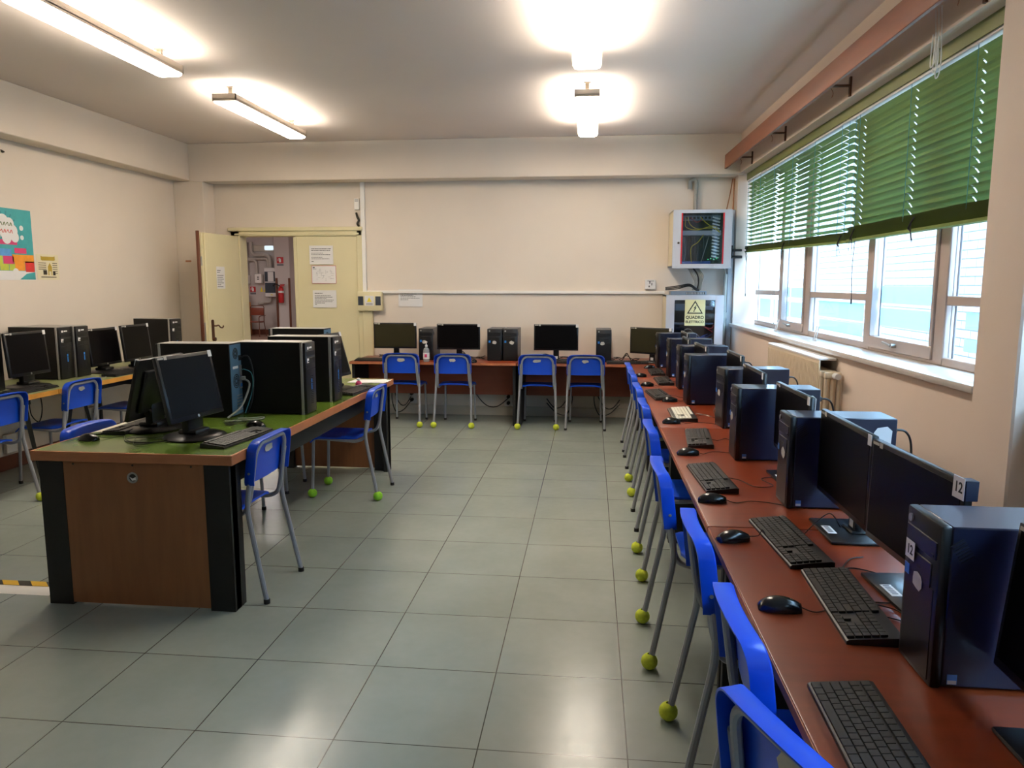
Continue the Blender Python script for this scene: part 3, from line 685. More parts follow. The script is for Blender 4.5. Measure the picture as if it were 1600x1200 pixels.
mk('cable_bundle', lambda b: [tube(b, smooth_path([(-0.18 + j * 0.035, .06, 0.03), (-0.17 + j * 0.033, .03, 0.15 + 0.02 * (j % 3)), (-0.16 + j * 0.03, .05, 0.32)], 5), 0.006, 6) for j in range(7)], M['rackin'], r1)
mk('bottom_equipment', lambda b: box(b, -0.20, 0.1, 0.04, 0.2, 0.03, 0.06, 0.003), M['cableblue'], r1)
mk('indicator_lights', lambda b: [box(b, 0.07 + j * .03, 0.078 + j * .03, 0.035, 0.04, 0.075 + 0.01 * (j % 2), 0.082 + .01 * (j % 2)) for j in range(4)], emission_mat('green_led', (0.1, 1, 0.3, 1), 1.5), r1)
r2, w, h, d, dr2 = rack('network_cabinet', 'lower grey cabinet with the yellow QUADRO ELETTRICO sign on its glass', 0.81, 1.42, 8.22, YB - 0.03, 0.715, 1.432, (-0.215, 0.215, 0.16, 0.665), 2)
sg = mk('warning_sign', lambda b: box(b, -0.105, 0.11, -0.004, -0.001, 0.39, 0.67), M['yellowsign'], r2)
def tri(b):
    A = [(-0.085, 0.52), (0.085, 0.52), (0.0, 0.66)]
    prism(b, A, 0, 0.0012, T(0.002, -0.004, 0) @ RX(PI / 2))
mk('triangle_border', tri, M['ink'], sg)
mk('triangle_field', lambda b: prism(b, [(-0.066, 0.531), (0.066, 0.531), (0.0, 0.639)], 0, 0.0020, T(0.002, -0.004, 0) @ RX(PI / 2)), M['yellowsign'], sg)
mk('lightning_bolt', lambda b: prism(b, [(0.010, 0.61), (-0.016, 0.578), (-0.002, 0.578), (-0.014, 0.548), (-0.019, 0.55), (-0.014, 0.536), (-0.002, 0.546), (-0.007, 0.549), (0.016, 0.586), (0.003, 0.586), (0.018, 0.61)], 0, 0.0028, T(0.002, -0.004, 0) @ RX(PI / 2)), M['ink'], sg)
obj('lettering', text_mesh('QUADRO', 0.044, M['ink'], bold=0.0012), sg, (0.002, -0.0045, 0.478), (PI / 2, 0, 0))
obj('lettering', text_mesh('ELETTRICO', 0.038, M['ink'], bold=0.0012), sg, (0.002, -0.0045, 0.43), (PI / 2, 0, 0))
mk('rack_shelf', lambda b: (box(b, -0.21, 0.21, 0.06, 0.2, 0.40, 0.415), box(b, -0.2, -0.05, .05, .18, .55, .62), box(b, 0.1, 0.2, .05, .18, .56, .60)), M['switch'], r2)
for k, (c, pts) in enumerate([('cablered', [(0.06, .04, .40), (0.12, .02, .37), (0.2, .03, .32)]), ('cablered', [(0.1, .04, .38), (0.18, .02, .36), (0.21, .03, .39)]), ('cablegrey', [(-0.17, .05, .2), (-0.1, .02, .34), (-0.02, .02, .33), (0.0, .03, .18)]),
      ('cablegrey', [(-0.1, .05, .2), (-0.05, .02, .32), (0.05, .02, .28), (0.08, .03, .2)]), ('cableyel', [(0.02, .05, .2), (0.1, .02, .245), (0.2, .03, .23)]), ('cableblue', [(-0.2, .05, .24), (-0.1, .02, .27), (0.1, .02, .26), (0.2, .04, .3)]),
      ('cableblue', [(0.0, .05, .18), (0.05, .02, .25), (0.15, .02, .3)]), ('cablegrey', [(0.02, .05, .17), (0.1, .02, .21), (0.2, .03, .26)])]):
    mk('patch_cable', lambda b: tube(b, smooth_path(pts, 6), 0.0045, 6), M[c], r2)
sw = thing('network_switch', 'slim grey network switch lying on top of the lower cabinet', 'network switch', (1.05, 8.26, 1.4325))
mk('case', lambda b: box(b, -0.19, 0.19, 0, 0.2, 0, 0.043, 0.002), M['switch'], sw)
mk('port_row', lambda b: (box(b, -0.03, 0.17, -0.001, 0, 0.008, 0.034),), M['ink'], sw)
mk('port_teeth', lambda b: [box(b, -0.025 + k * 0.016, -0.017 + k * 0.016, -0.003, 0.0, 0.01, 0.032) for k in range(12)], M['silver'], sw)
o = mk('cable_coil', lambda b: [tube(b, smooth_path([(0.80, 8.25, 1.49 + j * .012), (0.92, 8.22 - j * .01, 1.50 + j * .015), (1.05, 8.23, 1.53 + j * .01), (1.13, 8.28, 1.485 + j * .01), (1.17, 8.34, 1.484)], 6), 0.006, 7) for j in range(3)], M['cable'])
tag(o, 'bunch of black cables lying on the slim switch', 'cable')
o = mk('hanging_cables', lambda b: [tube(b, smooth_path([(1.04 + j * .016, 8.32, 1.73), (1.08 + j * .02, 8.30 - .005 * j, 1.65), (1.12 + j * .012, 8.31, 1.56), (1.10 + j * .014, 8.34, 1.488)], 6), 0.008, 7, int(j == 3)) for j in range(7)], [M['cablegrey'], M['cable']])
tag(o, 'bundle of grey cables running down between the two cabinets', 'cable')
o = mk('cable_conduit', lambda b: tube(b, fillet([(1.07, 8.63, 2.60), (1.07, 8.63, 2.695), (1.14, 8.63, 2.695), (1.14, 8.63, 2.335)], 0.04), 0.022, 10), M['pipe']); tag(o, 'grey pipe with a hooked top rising from the upper cabinet', 'pipe')
struct('trim_8', lambda b: box(b, 1.505, 1.565, 8.55, 8.68, 0.72, 2.36, 0.004), M['greyduct'])
o = mk('cable_conduit', lambda b: (tube(b, [(1.475, 8.52, 0.72), (1.475, 8.52, 1.66)], 0.022, 10), cyl(b, 1.475, 8.52, 1.17, 1.24, 0.03, 12), tube(b, smooth_path([(1.475, 8.5, 1.66), (1.46, 8.47, 1.70), (1.43, 8.46, 1.73)], 4), 0.006, 6)), M['cablegrey']); tag(o, 'pale flexible conduit beside the lower cabinet in the corner', 'pipe')
o = mk('brown_wires', lambda b: (tube(b, smooth_path([(1.53, 8.60, 2.70), (1.50, 8.60, 2.5), (1.47, 8.60, 2.34)], 5), 0.006, 6), tube(b, [(1.545, 8.60, 2.70), (1.545, 8.60, 2.36)], 0.008, 6)), M['brownwire']); tag(o, 'two brown wires coming down the corner beside the upper cabinet', 'wire')
o = mk('wall_clamp', lambda b: (box(b, 1.50, 1.63, 8.44, 8.48, 1.905, 1.93, 0.004), box(b, 1.50, 1.635, 8.44, 8.48, 1.83, 1.86, 0.004), box(b, 1.50, 1.53, 8.44, 8.478, 1.83, 1.97, 0.002)), M['cable']); tag(o, 'small black twin-bar clamp in the corner right of the upper cabinet', 'clamp')

# ---------------------------------------------------------------- posters on the left wall
po = thing('poster', 'large teal poster with a white cloud title and coloured squares', 'poster', (XL, 5.80, 1.87), PI / 2)
mk('sheet', lambda b: box(b, -0.52, 0.32, -0.0015, 0, -0.29, 0.305), M['teal'], po)
def rays(b):
    for k in range(14):
        a = 2 * PI * k / 14
        c = (0.02, 0.15)
        p = [c, (c[0] + 0.13 * math.cos(a), c[1] + 0.13 * math.sin(a)), (c[0] + 0.13 * math.cos(a + .12), c[1] + 0.13 * math.sin(a + .12))]
        prism(b, p, 0, 0.0004, T(0, -0.0015, 0) @ RX(PI / 2))
mk('ray_pattern', rays, M['tealdark'], po)
CLOUDS =  ((-0.06, 0.14, 0.06), (0.0, 0.19, 0.065), (0.07, 0.18, 0.05), (0.10, 0.12, 0.055), (0.03, 0.11, 0.07), (-0.08, 0.08, 0.045), (0.12, 0.07, 0.045), (0.03, 0.06, 0.05), (0.20, 0.15, 0.022), (0.20, 0.07, 0.02), (-0.12, 0.22, 0.02), (-0.35, 0.15, 0.06), (-0.42, 0.12, 0.05))
def cloud(lst):
    def fn(b):
        for (x, z, r) in lst: prism(b, [(x + r * math.cos(2 * PI * k / 20), z + r * math.sin(2 * PI * k / 20)) for k in range(20)], 0, 0.0008 + r * 0.004, T(0, -0.0015, 0) @ RX(PI / 2))
    return fn
cl = mk('cloud_shape', cloud(CLOUDS[:8]), M['paper'], po)
mk('cloud_shape', cloud(CLOUDS[11:]), M['paper'], po)
for q in (8, 9, 10): mk('cloud_shape', cloud(CLOUDS[q:q + 1]), M['paper'], po)
mk('cloud_lettering', lambda b: [tube(b, smooth_path([(-0.07 + 0.035 * i, -0.0028, z + 0.01 * (i % 2)), (-0.055 + 0.035 * i, -0.0028, z + 0.028), (-0.045 + 0.035 * i, -0.0028, z)], 4), 0.003, 5, j) for j, z in enumerate((0.16, 0.10)) for i in range(5)], [M['green'], M['posterred']], cl)
mk('title_band', lambda b: box(b, -0.07, 0.14, -0.0022, -0.0015, 0.005, 0.045), M['pink'], po)
def squares(b):
    for (x0, x1, z0, z1, m) in ((-0.30, -0.06, -0.09, -0.03, 0), (-0.06, 0.07, -0.09, -0.03, 1), (0.07, 0.32, -0.14, -0.075, 2), (0.10, 0.24, -0.065, -0.02, 3), (-0.30, -0.03, -0.155, -0.09, 4), (-0.03, 0.09, -0.155, -0.09, 3), (0.09, 0.21, -0.21, -0.14, 2), (0.21, 0.32, -0.22, -0.13, 0), (-0.3, -0.07, -0.21, -0.155, 0), (-0.07, 0.03, -0.21, -0.155, 4), (0.03, 0.10, -0.21, -0.155, 4), (-0.5, -0.3, -0.21, -0.03, 2)):
        box(b, x0 + .003, x1 - .003, -0.0024, -0.0015, z0, z1, 0, 1, m)
mk('coloured_squares', squares, [M['posterred'], M['posterblue'], M['orange'], M['pink'], M['lime']], po)
mk('white_footer', lambda b: box(b, -0.52, 0.32, -0.0020, -0.0015, -0.29, -0.213), M['paper'], po)
mk('footer_corner', lambda b: (prism(b, [(0.14, -0.285), (0.32, -0.285), (0.32, -0.22), (0.22, -0.235)], 0, 0.001, T(0, -0.0018, 0) @ RX(PI / 2)), prism(b, [(0.10 + .035 * math.cos(t * .4), -0.225 + .035 * math.sin(t * .4)) for t in range(15)], 0, 0.0012, T(0, -0.0015, 0) @ RX(PI / 2), 1)), [M['teal'], M['paper']], po)
p2 = thing('poster', 'small pale poster with a gold tower drawing beside the teal one', 'poster', (XL, 6.28, 1.70), PI / 2)
mk('sheet', lambda b: box(b, -0.135, 0.14, -0.0015, 0, -0.115, 0.11), M['palepaper'], p2)
mk('gold_banner', lambda b: (box(b, -0.07, 0.085, -0.0025, -0.0015, 0.055, 0.09), box(b, -0.08, -0.07, -0.0025, -0.0015, 0.06, 0.095), box(b, 0.085, 0.095, -0.0025, -0.0015, 0.06, 0.095)), M['gold'], p2)
mk('tower_drawing', lambda b: (box(b, 0.0, 0.05, -0.0025, -0.0015, -0.04, 0.0), prism(b, [(0.0, 0.0), (0.05, 0.0), (0.025, 0.035)], 0, .001, T(0, -.0015, 0) @ RX(PI / 2)), box(b, 0.0, 0.012, -0.0025, -0.0015, -0.075, -0.04), box(b, 0.04, 0.05, -0.0025, -0.0015, -0.075, -0.04)), M['gold'], p2)
mk('text_columns', lambda b: ([box(b, -0.115, -0.02, -0.0022, -0.0015, 0.03 - k * 0.018, 0.035 - k * 0.018) for k in range(4)], [box(b, 0.06, 0.12, -0.0022, -0.0015, 0.03 - k * 0.018, 0.035 - k * 0.018) for k in range(6)], box(b, -0.06, -0.015, -0.0022, -0.0015, -0.07, -0.03), box(b, 0.06, 0.09, -0.0022, -0.0015, -0.075, -0.04), box(b, -0.09, 0.1, -0.0022, -0.0015, -0.095, -0.088)), M['nail'], p2)
for i, (y, z) in enumerate(((5.72, 2.635), (5.86, 2.63), (5.74, 2.705), (5.62, 2.70))):
    o = mk('wall_plug', lambda b: (cyl(b, 0, 0, 0, 0.02, 0.008, 8, 0, T(XL, y, z) @ RY(PI / 2)), tube(b, [(XL + 0.02, y, z), (XL + 0.022, y - 0.035, z + 0.008)], 0.005, 6)), M['nail']); tag(o, 'small dark hook left in the wall under the beam above the posters', 'hook', 'hooks above the posters')
o = mk('wall_tape', lambda b: box(b, -4.76, -4.69, 8.4185, 8.42, 1.805, 1.825), M['woodedge']); tag(o, 'short orange strip of tape on the corner column', 'tape')

# ---------------------------------------------------------------- cable cover with hazard tape on the floor
cc = thing('cable_cover', 'white floor cable cover edged with black and yellow tape beside the green table', 'cable cover', (-3.7, 3.36, 0))
mk('cover', lambda b: prism(b, [(-0.075, 0), (-0.05, 0.012), (0.03, 0.012), (0.05, 0.0)], -1.1, 1.02, Matrix(((0, 0, 1, 0), (1, 0, 0, 0), (0, 1, 0, 0), (0, 0, 0, 1)))), M['trunk'], cc)
mk('hazard_tape', lambda b: box(b, -1.1, 1.02, 0.0, 0.055, 0.0135, 0.0145), M['hazard'], cc)

# ---------------------------------------------------------------- things in the hall
def S(fn, m, name, label, cat, **k):
    o = mk(name, fn, m, **k); return tag(o, label, cat)
HY = 22.0
hp = thing('hall_conduits', 'grey pipes branching over the hall wall past the door', 'pipes', (0, HY, 0))
mk('pipe', lambda b: tube(b, [((-10.444), -.075, (2.806)), ((-10.444), -.075, (1.797))], .045, 8), M['hallpipe'], hp)
mk('pipe', lambda b: tube(b, fillet([((-10.285), -.075, (2.806)), ((-10.285), -.075, (2.418)), ((-9.707), -.075, (2.418)), ((-9.697), -.075, (2.030))], .2), .06, 8), M['hallpipe'], hp)
mk('pipe', lambda b: tube(b, fillet([((-10.438), -.075, (2.302)), ((-9.768), -.075, (2.302)), ((-9.758), -.075, (2.030))], .2), .04, 8), M['hallpipe'], hp)
mk('pipe', lambda b: tube(b, fillet([((-10.397), -.075, (2.263)), ((-10.143), -.075, (2.263)), ((-10.133), -.075, (1.836))], .15), .04, 8), M['hallpipe'], hp)
mk('pipe', lambda b: tube(b, fillet([((-9.737), -.075, (1.157)), ((-9.737), -.075, (1.002)), ((-10.032), -.075, (0.982))], .15), .035, 8), M['hallpipe'], hp)
mk('pipe_box', lambda b: (box(b, (-10.498), (-10.367), -.12, 0, (2.205), (2.360), .01), box(b, (-10.133), (-9.950), -.1, 0, (0.924), (1.021), .02)), M['hallpipe'], hp)
for (a, c, z0, z1, lab) in (((-10.539), (-10.377), (1.545), (1.817), 'small grey electrical box at the edge of the hall doorway view'), ((-10.174), (-9.961), (1.564), (1.846), 'beige electrical box with two dark buttons on the hall wall')):
    e = thing('electrical_box', lab, 'electrical box', ((a + c) / 2, HY, (z0 + z1) / 2))
    mk('case', lambda b: box(b, (a - c) / 2, (c - a) / 2, -0.16, 0, (z0 - z1) / 2, (z1 - z0) / 2, 0.015), M['trunk'], e)
    mk('buttons', lambda b: (box(b, -0.02, 0.03, -.165, -.16, 0.03, 0.06), box(b, -0.02, 0.03, -.165, -.16, -0.03, 0.0)), M['ink'], e)
hb = thing('fuse_cabinet', 'large white electrical panel with dark glass doors on the hall wall', 'electrical panel', (((-9.849) + (-9.412)) / 2, HY, (1.157)))
mk('case', lambda b: box(b, -0.215, 0.215, -0.2, 0, 0, (2.030) - (1.157), 0.015), M['paper'], hb)
mk('dark_window', lambda b: (box(b, -0.20, 0.20, -0.205, -.2, 0.46, 0.76), box(b, -0.20, 0.20, -0.205, -.2, 0.12, 0.43)), M['rackin'], hb)
mk('white_label', lambda b: box(b, -0.10, 0.08, -0.21, -.205, 0.47, 0.75), M['paper'], hb)
mk('yellow_mark', lambda b: (prism(b, [(-.05, 0.05), (.05, 0.05), (0, .09)], 0, .005, T(0, -.2, 0) @ RX(PI / 2)),), M['warn'], hb)
em = thing('emergency_lamp', 'lit emergency lamp on a beige panel high on the hall wall', 'emergency lamp', (((-10.235) + (-9.453)) / 2, HY, (2.622)))
mk('backing_panel', lambda b: box(b, -0.39, 0.39, -0.04, 0, -0.09, 0.09, 0.005), M['skirtlight'], em)
mk('lamp_unit', lambda b: box(b, -0.01, 0.26, -0.1, -0.04, -0.06, 0.07, 0.02), M['emlight'], em)
def fsign(x0, x1, z0, z1, lab, y=HY):
    w_, h_ = x1 - x0, z1 - z0
    f = thing('fire_sign', lab, 'sign', ((x0 + x1) / 2, y, (z0 + z1) / 2))
    mk('plate', lambda b: box(b, -w_ / 2, w_ / 2, -0.01, 0, -h_ / 2, h_ / 2), M['red'], f)
    mk('extinguisher_symbol', lambda b: (box(b, -0.03, 0.03, -0.014, -0.01, -0.06, 0.03, 0), box(b, -0.015, 0.015, -0.014, -0.01, 0.03, 0.06), tube(b, smooth_path([(0.0, -.013, .055), (-0.05, -.013, .04), (-0.06, -.013, -.02)], 4), .008, 5)), M['paper'], f)
    mk('caption', lambda b: box(b, -w_ / 2, w_ / 2, -0.01, 0, -h_ / 2 - 0.07, -h_ / 2 - 0.015), M['greyink'], f)
fsign((-9.341), (-9.138), (2.156), (2.340), 'red sign with white extinguisher symbol on the hall pillar', 21.6)
fsign((-10.397), (-10.224), (1.302), (1.467), 'red fire sign low on the hall wall below the boxes')
S(lambda b: (lathe(b, [(0, 0), (.06, .01), (.06, .03), (0, .05)], 16, T((-10.478), HY - .05, (1.429)) @ RX(PI / 2)), ), M['red'], 'fire_alarm', 'small round red alarm beside the low fire sign in the hall', 'alarm')
S(lambda b: (prism(b, [(-.09, -.08), (.0, -.08), (-.045, .07)], 0, .01, T((-9.991), HY, (1.390)) @ RX(PI / 2)), prism(b, [(.02, -.08), (.11, -.08), (.065, .03)], 0, .01, T((-9.991), HY, (1.390)) @ RX(PI / 2))), M['warn'], 'warning_sticker', 'yellow triangle stickers under the beige electrical box in the hall', 'sticker')
ex = thing('fire_extinguisher', 'red fire extinguisher hanging on the hall pillar', 'fire extinguisher', ((-9.209), 21.5, (0.982)))
mk('cylinder', lambda b: lathe(b, [(0, 0), (.075, .01), (.08, .04), (.08, .40), (.05, .47), (.02, .49), (0, .49)], 18), M['red'], ex)
mk('hose', lambda b: tube(b, smooth_path([(-.02, -.02, .5), (-.12, -.05, .56), (-.2, -.04, .53), (-.22, -.03, .5)], 5), .018, 6), M['rubber'], ex)
mk('valve_handle', lambda b: (box(b, -.03, .1, -.02, .02, .49, .53, .005), box(b, -.02, .12, -.015, .015, .54, .56, .004)), M['red'], ex)
mk('white_band', lambda b: cyl(b, 0, 0, .30, .36, .0815, 18), M['paper'], ex)
for (px, lab) in (((-9.372), 'thin brown corner guard on the left edge of the hall pillar'), ((-8.976), 'thin brown corner guard on the right edge of the hall pillar')):
    S(lambda b: box(b, px - .03, px + .03, 21.57, 21.602, 0.02, 1.72, .003), M['brownedge'], 'corner_guard', lab, 'corner guard')
ct = thing('hall_counter', 'orange wooden counter edge standing in the hall beside the doorway view', 'counter', ((-10.478), 21.4, 0))
mk('body', lambda b: box(b, -0.35, 0.13, -0.3, 0.5, 0, 1.0, .01), M['hallwood'], ct)
mk('upper_box', lambda b: box(b, -0.35, 0.11, -0.1, 0.4, 1.0, 1.3, .01), M['hallwood'], ct)
ch = thing('armchair', 'brown metal-framed armchair standing in the hall past the door', 'chair', ((-9.950), 21.2, 0))
def hf(b):
    for s in (-1, 1):
        tube(b, fillet([(s * .26, -.22, 0), (s * .26, -.22, .60), (s * .30, -.05, .62), (s * .27, .22, .62), (s * .2, .24, .62)], .06), .013, 7)
        tube(b, [(s * .24, .28, 0), (s * .22, .20, .43), (s * .21, .25, .86)], .013, 7)
        tube(b, [(s * .26, -.22, .42), (s * .22, .22, .42)], .012, 6)
    tube(b, fillet([(-.21, .25, .84), (-.19, .26, .90), (.19, .26, .90), (.21, .25, .84)], .03), .012, 7)
mk('metal_frame', hf, M['brownedge'], ch)
mk('seat', lambda b: box(b, -.22, .22, -.22, .2, .42, .45, .01, 2), M['hallchair'], ch)
mk('backrest', lambda b: box(b, -.2, .2, .225, .245, .62, .84, .01, 2), M['hallchair'], ch)

# ---------------------------------------------------------------- chairs
def arch_path():
    # seat rail + back loop (front right -> back -> over the top -> front left)
    pts = [(0.165, 0.205, 0.400), (0.165, 0.200, 0.440), (0.172, 0.10, 0.438), (0.178, -0.12, 0.425), (0.178, -0.175, 0.445), (0.172, -0.200, 0.52), (0.165, -0.232, 0.74), (0.125, -0.242, 0.782)]
    L = [(-x, y, z) for (x, y, z) in pts]
    return fillet(pts + L[::-1], 0.05, 4)
ME = {}
ME['chair_frame'] = mesh('frame', lambda b: tube(b, arch_path(), 0.0115, 9), M['tube'])
for s, nm in ((1, 'r'), (-1, 'l')):
    ME['rear_leg_' + nm] = mesh('leg', lambda b: tube(b, fillet([(s * 0.208, -0.278, 0.012), (s * 0.192, -0.188, 0.47), (s * 0.184, -0.205, 0.60), (s * 0.182, -0.222, 0.70)], 0.06, 5), 0.0125, 9), M['tube'])
    ME['front_leg_' + nm] = mesh('leg', lambda b: tube(b, [(s * 0.175, 0.220, 0.012), (s * 0.165, 0.203, 0.425)], 0.0115, 9), M['tube'])
ME['foot'] = mesh('rubber_foot', lambda b: cyl(b, 0, 0, 0, 0.022, 0.0155, 12), M['rubber'])
def ball_fn(b):
    lathe(b, [(0, 0.0)] + [(0.0335 * math.sin(a), 0.0335 - 0.0335 * math.cos(a)) for a in [PI * k / 12 for k in range(1, 12)]] + [(0.012, 0.064)], 20)
ME['ball'] = mesh('tennis_ball', ball_fn, M['ball']); ME['ballgreen'] = mesh('tennis_ball', ball_fn, M['ballgreen'])
def seat_fn(b):
    nx, ny = 12, 12
    rows = []
    for lay in (0, 1):
        g = []
        for j in range(ny + 1):
            v = j / ny; row = []
            for i in range(nx + 1):
                u = i / nx * 2 - 1
                y = -0.155 + 0.375 * v
                hwid = 0.180 + 0.008 * v
                cr = 0.06
                if v < 0.16: hwid -= cr * (1 - math.sqrt(max(0, 1 - ((0.16 - v) / 0.16) ** 2)))
                x = u * hwid
                z = 0.462 - 0.012 * (1 - u * u) * math.sin(PI * min(1, v * 1.1)) 
                if v > 0.86: z -= 0.034 * ((v - 0.86) / 0.14) ** 1.6
                if v < 0.1: z += 0.012 * (0.1 - v) / 0.1
                z -= 0.010 * abs(u) ** 6
                row.append(b.verts.new((x, y, z - 0.011 * lay)))
            g.append(row)
        rows.append(g)
    for lay in (0, 1):
        for j in range(ny):
            for i in range(nx):
                b.faces.new((rows[lay][j][i], rows[lay][j][i + 1], rows[lay][j + 1][i + 1], rows[lay][j + 1][i]))
    per = [(0, i) for i in range(nx)] + [(j, nx) for j in range(ny)] + [(ny, nx - i) for i in range(nx)] + [(ny - j, 0) for j in range(ny)]
    for k in range(len(per)):
        (j, i), (j2, i2) = per[k], per[(k + 1) % len(per)]
        b.faces.new((rows[0][j][i], rows[0][j2][i2], rows[1][j2][i2], rows[1][j][i]))
ME['seat'] = mesh('seat', seat_fn, M['blue'])
def back_fn(b):
    W, z0, z1, r = 0.402, 0.585, 0.803, 0.055
    out = [(-W / 2 + 0.006, z0)]
    # outline: bottom left -> up -> rounded top -> down
    out += [(-W / 2, z0 + 0.02)] + [(-W / 2 + r - r * math.cos(a), z1 - r + r * math.sin(a)) for a in [PI / 2 * k / 6 for k in range(7)]]
    out += [(x, z1 + 0.006 * (1 - (x / 0.14) ** 2)) for x in (-0.10, -0.05, 0, 0.05, 0.10)]
    out += [(W / 2 - r + r * math.sin(a), z1 - r + r * math.cos(a)) for a in [PI / 2 * k / 6 for k in range(7)]] + [(W / 2, z0 + 0.02), (W / 2 - 0.006, z0)]
    def yf(x, z): return -0.181 - 0.12 * (z - 0.585) - 0.017 * (1 - (2 * x / W) ** 2)
    n = len(out); nb = 7
    def ring(scale, dy, inset):
        cx, cz = 0, (z0 + z1) / 2
        rr = []
        for (x, z) in out:
            xx = x * (1 - inset / (W / 2)); zz = z if z < z0 + 0.01 else z - inset * (1 if z > cz else 0)
            rr.append(b.verts.new((xx, yf(x, z) + dy, zz)))
        return rr
    R = [ring(1, -0.052, 0.004), ring(1, -0.052, 0.0), ring(1, -0.006, 0.0), ring(1, 0.0, 0.006)]
    Rb = ring(1, -0.006, 0.008)                # inner back face rim
    for a, c in zip(R, R[1:]):
        for k in range(n - 1): b.faces.new((a[k], a[k + 1], c[k + 1], c[k]))
    for k in range(n - 1): b.faces.new((R[0][k], R[0][k + 1], Rb[k + 1], Rb[k]))
    # front and back skins: strips between mirrored outline points, subdivided across for the curve
    for (ringv, off) in ((R[3], 0.0), (Rb, -0.006)):
        half = n // 2
        prev = None
        for k in range(half + 1):
            l, rr_ = ringv[k], ringv[n - 1 - k]
            if l is rr_: 
                if prev:
                    for q in range(len(prev) - 1): b.faces.new((prev[q], prev[q + 1], l))
                prev = None; break
            row = [l]
            for q in range(1, nb):
                t = q / nb; x = l.co.x + (rr_.co.x - l.co.x) * t; z = l.co.z
                row.append(b.verts.new((x, yf(x, z) + off, z)))
            row.append(rr_)
            if prev:
                for q in range(nb): b.faces.new((prev[q], prev[q + 1], row[q + 1], row[q]))
            prev = row
    f1, f2, f3, f4 = R[3][0], R[3][-1], Rb[-1], Rb[0]
    b.faces.new((R[0][0], R[1][0], R[2][0], R[3][0], Rb[0])); b.faces.new((R[0][-1], R[1][-1], R[2][-1], R[3][-1], Rb[-1]))
ME['back'] = mesh('backrest', back_fn, M['blue'], ang=50)
def sticker_mesh(seed):
    rnd = random.Random(seed)
    def fn(b):
        n = 11; w, h = rnd.uniform(0.035, 0.05), rnd.uniform(0.014, 0.024)
        poly = [(w * math.cos(2 * PI * k / n) * rnd.uniform(0.7, 1.1), h * math.sin(2 * PI * k / n) * rnd.uniform(0.6, 1.2)) for k in range(n)]
        prism(b, poly, 0, 0.0008, T(rnd.uniform(-.01, .01), -0.2245, 0.735) @ RX(PI / 2 - 0.12))
    return mesh('worn_sticker', fn, M['papergrey'])
ME['sticker'] = [sticker_mesh(s) for s in range(5)]
for s in (-1, 1): ME['rivet%d' % s] = mesh('rivet', lambda b: cyl(b, 0, 0, 0, 0.003, 0.006, 10, 0, T(s * 0.2005, -0.212, 0.645) @ RY(s * PI / 2)), M['silver'])
def chair(x, y, rz, label, group, balls=(), stick=0, green=False):
    r = thing('school_chair', label, 'chair', (x, y, 0), rz, group)
    obj('frame', ME['chair_frame'], r); obj('seat', ME['seat'], r)
    bk = obj('backrest', ME['back'], r)
    if stick is not None: obj('worn_sticker', ME['sticker'][stick % 5], bk)
    obj('rivet', ME['rivet1'], bk); obj('rivet', ME['rivet-1'], bk)
    for key, nm, fx_, fy in (('rear_leg_l', 'rl', -0.208, -0.278), ('rear_leg_r', 'rr', 0.208, -0.278), ('front_leg_l', 'fl', -0.175, 0.220), ('front_leg_r', 'fr', 0.175, 0.220)):
        lg = obj('leg', ME[key], r)
        if nm in balls: obj('tennis_ball', ME['ballgreen' if green else 'ball'], lg, (fx_, fy, 0.0))
        else: obj('rubber_foot', ME['foot'], lg, (fx_, fy, 0.0))
    return r
GB = 'blue school chairs at the back wall desks'
chair(-2.045, 8.09, 0.0, 'blue chair at the first back wall monitor from the door', GB, ('rr',), 0)
chair(-1.475, 8.09, 0.0, 'blue chair at the back wall monitor beside the gel bottle', GB, ('rl', 'rr'), 1)
chair(-0.56, 8.10, 0.0, 'blue chair with tennis balls below the third back wall monitor, beside the desk joint', GB, ('rl', 'rr'), 2)
chair(-0.045, 8.11, 0.0, 'blue chair without tennis balls at the back wall, nearest the window row', GB, (), 3)
GR = 'blue school chairs along the window desk row'
RRow = [(0.56, 1.285, -90 + 22, (), 'closest to the viewer in the window row, slightly turned'), (0.585, 1.69, -90 + 1, (), 'second from the viewer in the window row'),
        (0.575, 2.32, -90, ('rl',), 'third from the viewer in the window row'), (0.535, 3.09, -90, ('rl', 'rr'), 'fourth from the viewer in the window row, both rear feet in tennis balls'),
        (0.565, 4.00, -90, ('rl', 'rr'), 'fifth from the viewer in the window row, both rear feet in tennis balls'), (0.585, 4.80, -90, (), 'beside the white keyboard, sixth in the window row'),
        (0.595, 5.59, -90, ('rl', 'rr'), 'seventh from the viewer in the window row'), (0.60, 6.42, -90, (), 'eighth from the viewer in the window row'),
        (0.60, 7.06, -90, (), 'farthest chair of the window row, by the corner')]
for i, (x, y, a, bl, lab) in enumerate(RRow):
    chair(x, y, rad(a), 'blue chair ' + lab, GR, bl, i)
GC = 'blue school chairs around the green table'
chair(-1.83, 3.53, rad(90 - 1), 'blue chair at the near end of the green table on the aisle side', GC, (), 2)
chair(-1.79, 5.28, rad(90 + 1), 'blue chair with green tennis balls at the far end of the green table', GC, ('fl', 'fr', 'rl'), 4, True)
chair(-2.435, 3.66, rad(-90), 'blue chair behind the near corner mouse on the door side of the green table', GC, (), None)
chair(-2.45, 4.60, rad(-90), 'blue chair tucked under the middle of the green table on the door side', GC, (), None)
chair(-2.45, 5.345, rad(-90), 'blue chair under the far end of the green table on the door side', GC, ('rl', 'rr'), None, True)
GL = 'blue school chairs at the poster wall tables'
chair(-4.195, 4.60, rad(90), 'blue chair cut by the picture edge at the poster wall', GL, ('rr',), None)
chair(-4.195, 5.40, rad(90), 'blue chair with a square white sticker at the poster wall table', GL, (), 3)
chair(-4.195, 6.33, rad(90), 'blue chair deep under the poster wall table beyond the tubular leg', GL, (), None)

